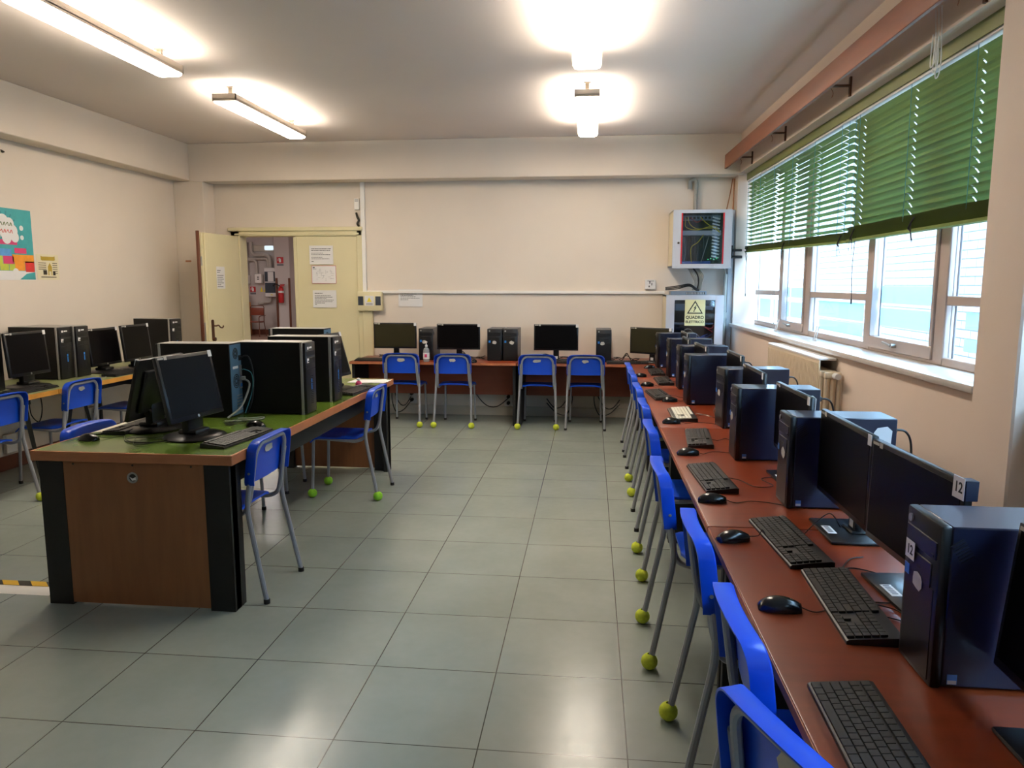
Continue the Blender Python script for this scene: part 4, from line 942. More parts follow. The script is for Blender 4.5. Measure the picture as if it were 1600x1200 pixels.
# ---------------------------------------------------------------- desks
ZD = 0.70
def desk(name, label, group, loc, rz, W, D, top, edge, side, panel, zt=ZD, thick=0.03, lip=0.06):
    """user stands at local -Y; origin at the middle of the front edge on the floor"""
    r = thing(name, label, 'desk', loc, rz, group)
    mk('desktop', lambda b: box(b, -W / 2 + .001, W / 2 - .001, 0, D, zt - thick, zt, 0.004, 2), M[top], r)
    mk('edge_strip', lambda b: box(b, -W / 2 + .004, W / 2 - .004, -0.0025, 0.001, zt - thick + 0.004, zt - 0.003), M[edge], r)
    for s in (-1, 1):
        mk('side_panel', lambda b: (box(b, s * (W / 2 - 0.028) - 0.017, s * (W / 2 - 0.028) + 0.017, lip, D - 0.03, 0.0, zt - thick, 0.003)), M[side], r)
    mk('modesty_panel', lambda b: box(b, -W / 2 + .05, W / 2 - .05, D - 0.16, D - 0.14, 0.27, zt - thick), M[panel], r)
    return r
GW = 'cherry desks in the window row'
for i, (y0, y1, lab) in enumerate(((0.785, 2.60, 'nearest the viewer with the big 12 tower'), (2.605, 4.44, 'second from the viewer, holding two towers'), (4.445, 6.17, 'third from the viewer, with the white keyboard'), (6.175, 7.93, 'last before the back corner')) ):
    desk('computer_desk', 'reddish brown desk of the window row, ' + lab, GW, (0.425, (y0 + y1) / 2, 0), rad(-90), y1 - y0, 0.82, 'cherry', 'cherryedge', 'blackpanel', 'cherrypanel')
desk('computer_desk', 'reddish brown desk against the back wall, from the door side to the joint', 'cherry desks at the back wall', (-1.725, 7.95, 0), 0, 1.86, 0.72, 'cherry', 'cherryedge', 'blackpanel', 'cherrypanel')
desk('computer_desk', 'reddish brown corner desk against the back wall under the cabinets', 'cherry desks at the back wall', (0.36, 7.95, 0), 0, 2.30, 0.72, 'cherry', 'cherryedge', 'blackpanel', 'cherrypanel')

# green table in the middle
gt = thing('green_table', 'long green-topped table with brown end panels and black uprights in the middle', 'table', (-2.135, 4.60, 0))
ZG = 0.765
ZL = 0.755
mk('tabletop', lambda b: box(b, -0.49, 0.49, -1.40, 1.41, ZG - 0.004, ZG, 0), M['green'], gt)
mk('wood_edge', lambda b: (box(b, -0.502, 0.502, -1.412, 1.422, ZG - 0.048, ZG - 0.0045, 0.003), box(b, -0.502, -0.49, -1.412, 1.422, ZG - .006, ZG - .0005), box(b, 0.49, 0.502, -1.412, 1.422, ZG - .006, ZG - .0005), box(b, -0.49, 0.49, -1.412, -1.40, ZG - .006, ZG - .0005), box(b, -0.49, 0.49, 1.41, 1.422, ZG - .006, ZG - .0005)), M['woodedge'], gt)
mk('side_rail', lambda b: (box(b, 0.42, 0.445, -1.30, 1.30, 0.60, ZG - 0.048, 0.002), box(b, -0.445, -0.42, -1.30, 1.30, 0.60, ZG - 0.048, 0.002)), M['blackpanel'], gt)
for s, yy in ((-1, -1.38), (1, 1.38)):
    ep = mk('end_panel', lambda b: box(b, -0.36, 0.36, yy - 0.012, yy + 0.012, 0.012, ZG - 0.048), M['endpanel'], gt)
    for q in (-1, 1):
        def up(b):
            xa, xb = q * 0.475, q * 0.352
            poly = [(xa, 0), (xb - q * 0.0, 0), (xb - q * 0.0, ZG - 0.048), (xa, ZG - 0.048)]
            prism(b, poly, -0.05 * s + 0.0, 0.014 * s, T(0, yy, 0) @ RX(PI / 2) @ Matrix.Diagonal((1, 1, -1, 1)))
            box(b, min(xa, xa - q * .035), max(xa, xa - q * .035), min(yy, yy - s * 0.10), max(yy, yy - s * .10), 0, ZG - 0.048, 0.002)
        mk('upright', up, M['blackpanel'], gt)
    mk('screws', lambda b: [cyl(b, 0, 0, 0, 0.002, 0.005, 8, 0, T(x, yy + s * 0.012, ZG - 0.062) @ RX(-s * PI / 2)) for x in (-0.30, 0.0, 0.29)], M['nail'], ep)
gr = mk('cable_hole', lambda b: (lathe(b, [(0.017, -0.001), (0.0265, -0.001), (0.0265, 0.004), (0.020, 0.004), (0.017, -0.001)], 24, T(-0.003, -1.392, 0.643) @ RX(PI / 2)), lathe(b, [(0, 0.0005), (0.019, 0.0005)], 20, T(-0.003, -1.392, 0.643) @ RX(PI / 2), 1), prism(b, [(-0.015, 0.004), (0.0, -0.004), (0.016, 0.004), (0.016, -0.010), (-0.002, -0.014)], 0.001, 0.003, T(-0.003, -1.392, 0.643) @ RX(PI / 2), 2)), [M['silver'], M['ink'], M['paper']], gt)

# wall tables with splayed legs
def wall_table(label, y0, y1, tub=False):
    L = y1 - y0
    r = thing('wall_table', label, 'table', (-4.017, (y0 + y1) / 2, 0), 0, 'worn green tables along the poster wall')
    mk('tabletop', lambda b: box(b, -0.80, -0.008, -L / 2, L / 2, ZL - 0.005, ZL), M['greenold'], r)
    mk('wood_edge', lambda b: (box(b, -0.80, 0.0, -L / 2, L / 2, ZL - 0.038, ZL - 0.0055, 0.003), box(b, -0.0085, 0.0, -L / 2, L / 2, ZL - 0.007, ZL - 0.0005)), M['yellowedge'], r)
    if not tub:
        for sx, x in ((1, -0.085), (-1, -0.72)):
            for s in (-1, 1):
                mk('leg', lambda b: tube(b, [(x, s * (L / 2 - 0.26), ZL - 0.04), (x - sx * 0.03, s * (L / 2 - 0.09), 0.0)], 0.024, 4, 0, 0.015), M['blackmetal'], r)
        mk('apron_rail', lambda b: (box(b, -0.10, -0.075, -L / 2 + 0.2, L / 2 - 0.2, ZL - 0.085, ZL - 0.04), box(b, -0.735, -0.71, -L / 2 + .2, L / 2 - .2, ZL - .085, ZL - .04)), M['blackmetal'], r)
    else:
        for x in (-0.05, -0.74):
            mk('tubular_leg_frame', lambda b: tube(b, fillet([(x, -L / 2 + 0.06, 0.0), (x, -L / 2 + 0.06, ZL - 0.065), (x, L / 2 - 0.06, ZL - 0.065), (x, L / 2 - 0.06, 0)], 0.09, 6), 0.021, 10), M['blackmetal'], r)
        mk('cross_bar', lambda b: tube(b, [(-0.05, -L / 2 + 0.06, 0.60), (-0.74, -L / 2 + 0.06, 0.60)], 0.015, 8), M['blackmetal'], r)
    return r
wall_table('worn green table at the poster wall cut by the picture edge, black splayed legs', 3.65, 5.20)
wall_table('worn green table at the poster wall in the middle, behind the stickered chair', 5.205, 6.64)
wall_table('worn green table at the poster wall nearest the door, on a black tubular frame', 6.645, 7.75, True)

# ---------------------------------------------------------------- computer towers
def tower_small_mesh():
    W, D, Hh = 0.165, 0.385, 0.355
    d = {}
    d['case'] = mesh('case', lambda b: box(b, -W / 2, W / 2, 0.022, D, 0.006, Hh, 0.003, 1), M['pcblack'])
    def front(b):
        box(b, -W / 2, W / 2, 0, 0.024, 0.0, Hh + 0.001, 0.006, 2)
        box(b, -W / 2 + 0.014, W / 2 - 0.014, -0.0015, 0.002, 0.012, Hh * 0.60, 0.001)
    d['front'] = mesh('front_panel', front, M['pcfront'])
    d['drive'] = mesh('optical_drive', lambda b: (box(b, -W / 2 + 0.010, W / 2 - 0.010, -0.003, 0.001, Hh - 0.078, Hh - 0.038, 0.002), box(b, W / 2 - 0.032, W / 2 - 0.018, -0.005, -0.003, Hh - 0.072, Hh - 0.067)), M['pcgloss'])
    d['ports'] = mesh('front_ports', lambda b: (box(b, -0.055, 0.055, -0.003, 0.001, Hh - 0.145, Hh - 0.09, 0.002), box(b, -0.04, -0.025, -0.0035, -0.003, Hh - 0.12, Hh - 0.112, 0, 1, 1), box(b, -0.01, 0.005, -0.0035, -0.003, Hh - 0.12, Hh - 0.112, 0, 1, 1)), [M['pcgloss'], M['nail']])
    d['button'] = mesh('power_button', lambda b: cyl(b, 0, 0, 0, 0.004, 0.009, 16, 0, T(-0.055, -0.001, Hh - 0.022) @ RX(PI / 2)), M['silver'])
    d['vents'] = mesh('side_vents', lambda b: [box(b, W / 2 - 0.0005, W / 2 + 0.0012, 0.028, 0.058, Hh - 0.075 + k * 0.007, Hh - 0.0725 + k * 0.007, 0, 1, 0, T(0, 0.04, Hh - .05) @ RX(0.6) @ T(0, -0.04, -(Hh - .05))) for k in range(7)], M['rubber'])
    d['winsticker'] = mesh('side_sticker', lambda b: (box(b, W / 2 - .0005, W / 2 + 0.0008, 0.034, 0.054, 0.012, 0.034), box(b, W / 2 + .0007, W / 2 + 0.0012, 0.035, 0.053, 0.013, 0.021, 0, 1, 1)), [M['winstick'], M['paper']])
    d['rear'] = mesh('rear_panel', lambda b: (box(b, -W / 2 + 0.008, W / 2 - 0.008, D - 0.001, D + 0.002, 0.012, Hh - 0.008), box(b, -W / 2 + 0.015, -W / 2 + 0.05, D + .002, D + 0.004, 0.10, 0.24, 0, 1, 1), cyl(b, 0, 0, 0, .002, .04, 20, 1, T(0.02, D + .002, 0.2) @ RX(-PI / 2))), [M['silver'], M['rubber']])
    d['cable'] = mesh('power_cable', lambda b: (box(b, -0.03, 0.0, D, D + 0.035, 0.285, 0.307, 0.004), tube(b, smooth_path([(-0.015, D + 0.03, 0.296), (-0.015, D + 0.07, 0.29), (-0.02, D + 0.095, 0.24), (-0.03, D + 0.10, 0.12), (-0.035, D + 0.07, 0.012)], 5), 0.0045, 7)), M['cable'])
    d['feet'] = mesh('feet', lambda b: [cyl(b, sx * 0.06, yy, 0, 0.007, 0.01, 10) for sx in (-1, 1) for yy in (0.05, D - 0.05)], M['rubber'])
    return d
TS = tower_small_mesh()
def paper_sticker(seed, w, h):
    rnd = random.Random(seed)
    return mesh('paper_sticker', lambda b: prism(b, [(w * .5 * math.cos(2 * PI * k / 9 + .3) * rnd.uniform(.85, 1.15), h * .5 * math.sin(2 * PI * k / 9 + .3) * rnd.uniform(.85, 1.2)) for k in range(9)], 0, 0.0008, RX(PI / 2)), M['papergrey'])
PS = [paper_sticker(s, 0.05, 0.04) for s in range(4)]
PW = mesh('paper_sticker', lambda b: prism(b, [(-0.03, -0.028), (-0.012, -0.04), (0.03, -0.034), (0.033, 0.02), (0.015, 0.036), (-0.02, 0.03), (-0.032, 0.012)], 0, 0.0008, RX(PI / 2)), M['paper'])
NUM = {}
def number_mesh(t, size=0.03):
    if (t, size) not in NUM: NUM[(t, size)] = text_mesh(t, size, M['ink'], bold=0.0006)
    return NUM[(t, size)]
def tower_small(x, y, rz, label, group, z=ZD, side_paper=False, num=None, stick=0, cable=True, blue=True):
    r = thing('computer_tower', label, 'computer', (x, y, z), rz, group)
    cs = obj('case', TS['case'], r)
    obj('side_vents', TS['vents'], cs)
    obj('side_sticker', TS['winsticker'], cs)
    if side_paper: obj('paper_sticker', PW, cs, (0.0829, 0.335, 0.29), (0, 0, PI / 2))
    f = obj('front_panel', TS['front'], r)
    obj('optical_drive', TS['drive'], f); obj('front_ports', TS['ports'], f); obj('power_button', TS['button'], f)
    obj('paper_sticker', PS[stick % 4], f, (0.0 + 0.015 * (stick % 3 - 1), -0.0035, 0.205))
    if blue: obj('blue_sticker', BLUE, f, (-0.055, -0.0035, 0.215))
    if num:
        p = obj('number_sticker', NPLATE, f, (-0.04, -0.006, 0.262))
        obj('rear_panel', TS['rear'], r)
        q = obj('number_sticker_print', number_mesh(num), f, (-0.04, -0.0068, 0.262), (PI / 2, 0, 0))
    else: obj('rear_panel', TS['rear'], r)
    if cable: obj('power_cable', TS['cable'], r)
    obj('feet', TS['feet'], r)
    return r
BLUE = mesh('blue_sticker', lambda b: box(b, -0.011, 0.011, -0.0008, 0, -0.012, 0.012), M['intel'])
NPLATE = mesh('number_sticker', lambda b: box(b, -0.022, 0.022, -0.0008, 0, -0.02, 0.022), M['paper'])
GT = 'black towers standing in the window row'
def yaw_c(x, ynear, a): # origin (front centre) from the near front corner
    return x, ynear + 0.0825
for (x, yn, a, lab, kw) in ((0.725, 1.561, 0, 'black tower numbered 12 nearest the viewer on the window desks', dict(num='12', stick=1)),
        (0.752, 2.845, 0, 'black tower with a white side sticker directly behind the pair of big monitors', dict(side_paper=True, stick=2)),
        (0.705, 3.622, 0, 'black tower with a white side sticker, third from the viewer on the window desks', dict(side_paper=True, stick=0)),
        (0.776, 4.441, 7, 'black tower turned slightly toward the aisle beside the white keyboard', dict(stick=1)),
        (0.682, 5.305, 3, 'black tower standing behind the white keyboard, fifth in the window row', dict(stick=3)),
        (0.715, 6.101, 2, 'black tower sixth from the viewer in the window row', dict(stick=2)),
        (0.712, 6.883, 2, 'black tower seventh from the viewer in the window row', dict(stick=0)),
        (0.680, 7.671, 3, 'black tower farthest in the window row, in front of the corner monitor', dict(stick=1))):
    tower_small(x, yn + 0.0825, rad(-90 + a), lab, GT, **kw)
GBT = 'black towers on the back wall desks'
for (x, lab, s) in ((-1.84, 'black tower behind the hand gel bottle at the back wall', 0), (-1.062, 'black tower of the touching pair at the back wall, on the door side', 1), (-0.885, 'black tower of the touching pair at the back wall, on the window side', 2), (0.146, 'black tower alone between third monitor and corner monitor', 3)):
    tower_small(x, 8.19, 0, lab, GBT, stick=s, cable=False)

def tower_big_mesh():
    W, D, Hh = 0.165, 0.45, 0.437
    d = {}
    d['case'] = mesh('case', lambda b: (box(b, -W / 2, W / 2, 0.03, D, 0.006, Hh, 0.002), box(b, -W / 2, W / 2, 0.03, D, Hh - 0.0005, Hh + 0.0015, 0, 1, 1)), [M['hpblack'], M['silver']])
    d['front'] = mesh('front_panel', lambda b: box(b, -W / 2 + 0.004, W / 2 - 0.004, 0.0, 0.032, 0.004, Hh - 0.002, 0.005, 2), M['pcfront'])
    d['trim'] = mesh('silver_trim', lambda b: (box(b, -W / 2 - .001, -W / 2 + 0.006, 0.018, 0.034, 0, Hh + .002, 0.001), box(b, W / 2 - 0.006, W / 2 + .001, 0.018, 0.034, 0, Hh + .002, 0.001), box(b, -W / 2, W / 2, 0.018, 0.034, Hh - 0.006, Hh + 0.002, 0.001)), M['silver'])
    d['bays'] = mesh('drive_bays', lambda b: (box(b, -0.066, 0.066, -0.002, 0.001, Hh - 0.085, Hh - 0.05, 0.002), box(b, -0.066, 0.066, -0.002, 0.001, Hh - 0.135, Hh - 0.095, 0.002), box(b, -0.07, 0.07, -0.0015, 0.0, Hh - 0.165, Hh - 0.161), box(b, -0.05, 0.0, -0.003, -0.001, Hh - 0.12, Hh - 0.112)), M['pcgloss'])
    d['grille'] = mesh('front_grille', lambda b: [box(b, -0.01, 0.03, -0.001, 0.0, 0.06 + k * 0.011, 0.065 + k * 0.011) for k in range(16)], M['rubber'])
    d['labels'] = mesh('white_labels', lambda b: (box(b, -0.05, -0.028, -0.0008, 0.0, Hh - 0.045, Hh - 0.028), box(b, -0.02, 0.02, -0.0008, 0.0, Hh - 0.04, Hh - 0.03), box(b, -0.062, -0.034, -0.0028, -0.002, Hh - 0.125, Hh - 0.098)), M['paper'])
    d['blue'] = mesh('blue_sticker', lambda b: (box(b, -0.004, 0.012, -0.0016, -0.0008, 0.19, 0.21), box(b, -0.002, 0.010, -0.0016, -0.0008, 0.145, 0.185)), M['intel'])
    def rear(b):
        box(b, -W / 2 + 0.006, W / 2 - 0.006, D - 0.001, D + 0.002, 0.01, Hh - 0.008)
        for (z, r_) in ((0.375, 0.034), (0.21, 0.042)):
            for rr in (r_, r_ * 0.72, r_ * 0.44):
                lathe(b, [(rr - 0.0045, 0.0), (rr - 0.0045, 0.0012), (rr, 0.0012), (rr, 0)], 24, T(0.01, D + 0.002, z) @ RX(-PI / 2), 1)
            for k in range(8): box(b, 0.01 + r_ * .2, 0.01 + r_, D + .002, D + .0035, z - .001, z + .001, 0, 1, 1, T(0.01, 0, z) @ RY(k * PI / 4) @ T(-.01, 0, -z))
        for k in range(6): box(b, -0.06, 0.01, D + 0.002, D + 0.0035, 0.03 + k * 0.018, 0.035 + k * 0.018, 0, 1, 2)
        box(b, -0.065, -0.035, D + 0.002, D + 0.005, 0.16, 0.30, 0, 1, 2); box(b, -0.06, -0.04, D + .005, D + .007, 0.17, 0.19, 0, 1, 3); box(b, -0.06, -0.04, D + .005, D + .007, 0.21, 0.235, 0, 1, 1)
        box(b, -0.06, -0.03, D + .002, D + .005, 0.33, 0.36, 0, 1, 1); box(b, -0.02, 0.05, D + .002, D + .003, 0.285, 0.30, 0, 1, 4)
    d['rear'] = mesh('rear_panel', rear, [M['rearmetal'], M['rubber'], M['silver'], M['intel'], M['paper']])
    def cb(b, m=0):
        tube(b, smooth_path([(-0.045, D + 0.005, 0.345), (-0.06, D + 0.05, 0.35), (-0.065, D + 0.075, 0.25), (-0.05, D + 0.07, 0.10), (-0.04, D + 0.04, 0.012)], 6), 0.005, 7)
    d['cable1'] = mesh('power_cable', cb, M['cable'])
    d['cable2'] = mesh('video_cable', lambda b: (tube(b, smooth_path([(-0.05, D + 0.01, 0.22), (-0.04, D + 0.06, 0.19), (0.0, D + 0.045, 0.10), (0.05, D + 0.03, 0.05), (0.14, D + 0.0, 0.012)], 6), 0.006, 7), box(b, -0.062, -0.04, D + .005, D + .03, 0.208, 0.232, 0.003)), M['cablegrey'])
    d['cable3'] = mesh('thin_cable', lambda b: (tube(b, smooth_path([(-0.05, D + 0.01, 0.27), (0.0, D + 0.05, 0.28), (-0.03, D + 0.08, 0.25), (-0.055, D + 0.07, 0.15), (-0.03, D + .03, 0.01)], 6), 0.003, 6)), M['teal_cord'])
    d['feet'] = mesh('feet', lambda b: [cyl(b, sx * 0.06, yy, 0, 0.007, 0.01, 10) for sx in (-1, 1) for yy in (0.05, D - 0.05)], M['rubber'])
    return d
TB_ = tower_big_mesh()
def tower_big(x, y, rz, label, group, z=ZG, cables=False):
    r = thing('computer_tower', label, 'computer', (x, y, z), rz, group)
    obj('case', TB_['case'], r); f = obj('front_panel', TB_['front'], r); obj('silver_trim', TB_['trim'], r)
    for k, n in (('bays', 'drive_bays'), ('grille', 'front_grille'), ('labels', 'white_labels'), ('blue', 'blue_sticker')): obj(n, TB_[k], f)
    obj('rear_panel', TB_['rear'], r)
    if cables: obj('power_cable', TB_['cable1'], r); obj('video_cable', TB_['cable2'], r); obj('thin_cable', TB_['cable3'], r)
    obj('feet', TB_['feet'], r)
    return r
GG = 'tall black towers on the green table'
tower_big(-2.548, 4.190, rad(-90 + 2), 'tall tower showing its blue-grey back and cables behind the tilted monitor', GG, cables=True)
tower_big(-1.695, 4.355, rad(90), 'tall silver-edged tower in the middle of the green table, front toward the aisle', GG)
tower_big(-1.695, 4.842, rad(90), 'tall tower with silver edges just beyond the middle one, front toward the aisle', GG)
tower_big(-2.52, 5.69, rad(-90), 'farthest tower on the green table, only its top showing', GG)
GLT = 'tall black towers on the poster wall tables'
tower_big(-4.365, 5.02, rad(90), 'tall tower cut by the picture edge on the poster wall table', GLT, ZL)
tower_big(-4.365, 5.785, rad(90), 'nearer of the two touching tall towers behind the stickered chair', GLT, ZL)
tower_big(-4.345, 5.965, rad(90), 'farther of the two touching tall towers at the poster wall', GLT, ZL)
tower_big(-4.27, 7.30, rad(90 - 8), 'tall tower alone nearest the open door at the poster wall', GLT, ZL)

# ---------------------------------------------------------------- monitors
def monitor_mesh(W, H, kind):
    d = {}
    bz = 0.014 if kind == 'wide' else 0.018
    def housing(b):
        box(b, -W / 2, W / 2, 0.0, 0.022, 0, H, 0.004, 2)
        box(b, -W * 0.36, W * 0.36, 0.018, 0.045, H * 0.12, H * 0.82, 0.012, 2)
    d['housing'] = mesh('housing', housing, M['bezel'])
    d['screen'] = mesh('screen', lambda b: box(b, -W / 2 + bz, W / 2 - bz, -0.0012, 0.002, bz + 0.006, H - bz), M['screen'])
    d['screenwarm'] = mesh('screen', lambda b: box(b, -W / 2 + bz, W / 2 - bz, -0.0012, 0.002, bz + 0.006, H - bz), M['screenwarm'])
    d['logo'] = mesh('logo', lambda b: cyl(b, 0, 0, 0, 0.0016, 0.0075, 18, 0, T(0, 0, 0.0125) @ RX(PI / 2)), M['silver'])
    d['toplabel'] = mesh('top_label', lambda b: (box(b, -W / 2 + 0.01, -W / 2 + 0.05, -0.0018, -0.001, H - 0.014, H - 0.006), box(b, -W / 2 + 0.055, -W / 2 + 0.075, -0.0018, -0.001, H - 0.018, H - 0.003)), M['papergrey'])
    d['cornersticker'] = mesh('corner_sticker', lambda b: (box(b, W / 2 - 0.028, W / 2 + 0.001, -0.0018, 0.0, H - 0.032, H + 0.002),), M['paper'])
    d['bracket'] = mesh('corner_bracket', lambda b: (box(b, W / 2 - 0.008, W / 2 + 0.006, 0.0, 0.03, H - 0.045, H + 0.004, 0.001), box(b, W / 2 - 0.03, W / 2 + 0.006, -0.001, 0.03, H, H + 0.004, 0.001)), M['pcblack'])
    d['neck'] = mesh('neck', lambda b: (box(b, -0.035, 0.035, 0.035, 0.062, -0.075, 0.16, 0.006, 2),), M['bezel'])
    d['neckstick'] = mesh('neck_label', lambda b: box(b, -0.018, 0.018, 0.0335, 0.035, -0.055, -0.02), M['paper'])
    d['base'] = mesh('base', lambda b: (box(b, -0.13, 0.13, -0.09, 0.10, 0, 0.012, 0.005, 2), box(b, -0.05, 0.05, 0.0, 0.08, 0.012, 0.02, 0.003)), M['bezel'])
    d['baselabel'] = mesh('base_label', lambda b: (box(b, -0.035, 0.045, -0.075, -0.045, 0.012, 0.0128), [box(b, -0.03 + k * .011, -0.023 + k * .011, -0.068, -0.052, 0.0128, 0.0131, 0, 1, 1) for k in range(6)]), [M['paper'], M['greyink']])
    d['disc'] = mesh('base', lambda b: (lathe(b, [(0, 0), (0.150, 0), (0.155, 0.007), (0.145, 0.016), (0.10, 0.024), (0, 0.026)], 40), box(b, -0.06, 0.06, -0.05, 0.06, 0.02, 0.048, 0.012, 2)), M['pcfront'])
    d['discneck'] = mesh('neck', lambda b: (box(b, -0.04, 0.04, 0.03, 0.055, -0.10, 0.14, 0.008, 2), cyl(b, 0, 0, -0.05, 0.05, 0.018, 14, 0, T(0, 0.045, 0.10) @ RY(PI / 2))), M['pcfront'])
    return d
MW = monitor_mesh(0.51, 0.305, 'wide'); MN = monitor_mesh(0.49, 0.288, 'wide'); MH = monitor_mesh(0.42, 0.335, 'hp')
BASELAB = {'x': 0}
def monitor(x, y, zb, rz, tilt, label, group, kind='W', zdesk=ZD, warm=False, num=None, baselabel=True, corner=True):
    """x, y, zb: middle of the lower edge of the screen"""
    D = {'W': MW, 'N': MN, 'H': MH}[kind]; W, H = {'W': (0.51, .305), 'N': (0.49, .288), 'H': (0.42, .335)}[kind]
    r = thing('monitor', label, 'monitor', (x, y, zdesk), rz, group)
    h = obj('housing', D['housing'], r, (0, 0, zb - zdesk), (-tilt, 0, 0))
    obj('screen', D['screenwarm' if warm else 'screen'], h)
    obj('top_label', D['toplabel'], h)
    if corner: obj('corner_sticker', D['cornersticker'], h)
    if kind == 'H': obj('logo', D['logo'], h)
    gap = zb - zdesk
    if kind == 'H':
        obj('base', D['disc'], r, (0, 0.03, 0))
        mk('neck', lambda b: (box(b, -0.06, 0.06, 0.02, 0.065, 0.018, gap + 0.10, 0.01, 2), cyl(b, 0, 0, -0.075, 0.075, 0.022, 16, 0, T(0, 0.04, gap + 0.03) @ RY(PI / 2))), M['pcfront'], r)
    else:
        b_ = obj('base', D['base'], r, (0, 0.03, 0))
        if baselabel: obj('base_label', D['baselabel'], b_)
        n_ = mk('neck', lambda b: box(b, -0.032, 0.032, 0.045, 0.07, 0.012, gap + 0.16, 0.006, 2), M['bezel'], r)
        mk('neck_label', lambda b: box(b, -0.015, 0.018, 0.0435, 0.045, 0.025, 0.055), M['paper'], n_)
    if num:
        obj('corner_bracket', D['bracket'], h)
        mk('number_sticker', lambda b: box(b, W / 2 - 0.046, W / 2 + 0.004, -0.0028, -0.0018, H - 0.045, H + 0.008), M['paper'], h)
        obj('number_sticker_print', number_mesh(num, 0.036), h, (W / 2 - 0.021, -0.003, H - 0.018), (PI / 2, 0, 0))
    return r
GM = 'black wide monitors in the window row'
monitor(0.835, 1.285, 0.775, rad(-90), rad(5), 'black monitor cut by the picture corner beside the 12 tower', GM)
monitor(0.866, 2.064, 0.782, rad(-87), rad(1), 'black monitor with the number 12 sticker on its corner', GM, num='12')
monitor(0.857, 2.578, 0.787, rad(-90), 0, 'black monitor overlapped by the one numbered 12', GM)
monitor(0.868, 3.285, 0.797, rad(-89), 0, 'black monitor standing between the two towers with white side stickers', GM)
monitor(0.877, 4.12, 0.795, rad(-90), 0, 'black monitor just behind the third tower of the window row', GM)
monitor(0.945, 5.03, 0.795, rad(-90), 0, 'black monitor set back between fourth and fifth towers of the window row', GM)
monitor(0.840, 5.835, 0.785, rad(-88), 0, 'black monitor between fifth and sixth towers of the window row', GM)
monitor(0.815, 6.54, 0.785, rad(-91), 0, 'black monitor between sixth and seventh towers of the window row', GM)
monitor(0.900, 7.32, 0.785, rad(-90), 0, 'black monitor between the two farthest towers of the window row', GM)
monitor(0.645, 8.155, 0.795, rad(-31), 0, 'olive-screened wide monitor turned askew in the back corner', 'monitors on the back wall desks', 'N', warm=True)
GBM = 'monitors on the back wall desks'
monitor(-2.195, 8.20, 0.828, rad(1), 0, 'olive-screened wide monitor at the back wall nearest the door', GBM, 'N', warm=True)
monitor(-1.472, 8.21, 0.820, 0, 0, 'black wide monitor at the back wall beside the hand gel bottle', GBM, 'N')
monitor(-0.378, 8.20, 0.822, 0, 0, 'black wide monitor at the back wall right of the touching towers', GBM, 'N')
GHM = 'tilted monitors on the green table'
monitor(-1.995, 3.575, 0.868, rad(82), rad(12), 'tilted black monitor with a round logo facing the aisle on the green table', GHM, 'H', ZG)
monitor(-2.394, 3.76, 0.842, rad(-90), rad(15), 'tilted black monitor seen from its back, facing the poster wall', GHM, 'H', ZG)
monitor(-1.866, 5.325, 0.860, rad(80), rad(15), 'tilted black monitor seen edge-on at the far end of the green table', GHM, 'H', ZG)
GPM = 'monitors on the poster wall tables'
monitor(-4.30, 5.29, 0.850, rad(90), rad(5), 'black monitor with a round logo left of the touching towers at the poster wall', GPM, 'H', ZL)
monitor(-4.345, 6.275, 0.822, rad(90), rad(6), 'black monitor right behind the touching towers at the poster wall', GPM, 'H', ZL)
monitor(-4.225, 6.575, 0.838, rad(90), rad(6), 'black monitor standing forward of its neighbour, nearer the lone tower at the poster wall', GPM, 'H', ZL)

# ---------------------------------------------------------------- keyboards and mice
def key_fn(W, D, topz=0.011, front=0.0):
    def fn(b):
        rows = [(0.0, [1] * 15), (0.023, [1] * 13 + [2]), (0.042, [1.5] + [1] * 12 + [1.5]), (0.061, [1.8] + [1] * 11 + [2.2]), (0.080, [2.3] + [1] * 10 + [2.7]), (0.099, [1.3, 1.2, 1.2, 6.4, 1.2, 1.2, 1.3, 1.2])]
        for (dy, ks) in rows:
            u = (W * 0.66) / sum(ks); x = -W / 2 + 0.010
            for k in ks:
                y1 = D / 2 - 0.012 - dy; y0 = y1 - 0.0165
                box(b, x + 0.0012, x + k * u - 0.0012, y0, y1, topz, topz + 0.006, 0.0)
                x += k * u
        for c in range(3):
            for rr in (1, 2, 5) if c != 1 else (1, 2, 4, 5):
                x = W / 2 - 0.135 + c * 0.0185; y1 = D / 2 - 0.012 - rows[rr][0]
                box(b, x, x + 0.0165, y1 - 0.0165, y1, topz, topz + 0.006)
        for c in range(4):
            for rr in range(1, 6):
                x = W / 2 - 0.078 + c * 0.0178; y1 = D / 2 - 0.012 - rows[rr][0]
                box(b, x, x + 0.016, y1 - 0.0165, y1, topz, topz + 0.006)
    return fn
def kb_body(W, D):
    def fn(b):
        prism(b, [(-D / 2, 0), (D / 2, 0), (D / 2, 0.021), (D / 2 - 0.01, 0.023), (-D / 2 + 0.006, 0.012), (-D / 2, 0.008)], -W / 2, W / 2, Matrix(((0, 0, 1, 0), (1, 0, 0, 0), (0, 1, 0, 0), (0, 0, 0, 1))))
    return fn
KB = {}
for nm, (W, D) in {'std': (0.448, 0.132), 'wide': (0.448, 0.160)}.items():
    KB[nm] = mesh('body', kb_body(W, D), M['key'])
KB['keys'] = mesh('keys', key_fn(0.448, 0.132), M['keytop'], smooth=False)
KB['whitebody'] = mesh('body', kb_body(0.448, 0.150), M['key'])
KB['whitekeys'] = mesh('keys', key_fn(0.448, 0.150), M['keywhite'], smooth=False)
KB['whitetop'] = mesh('white_top', lambda b: box(b, -0.222, 0.222, -0.07, 0.072, 0.0, 0.010), M['keywhite'])
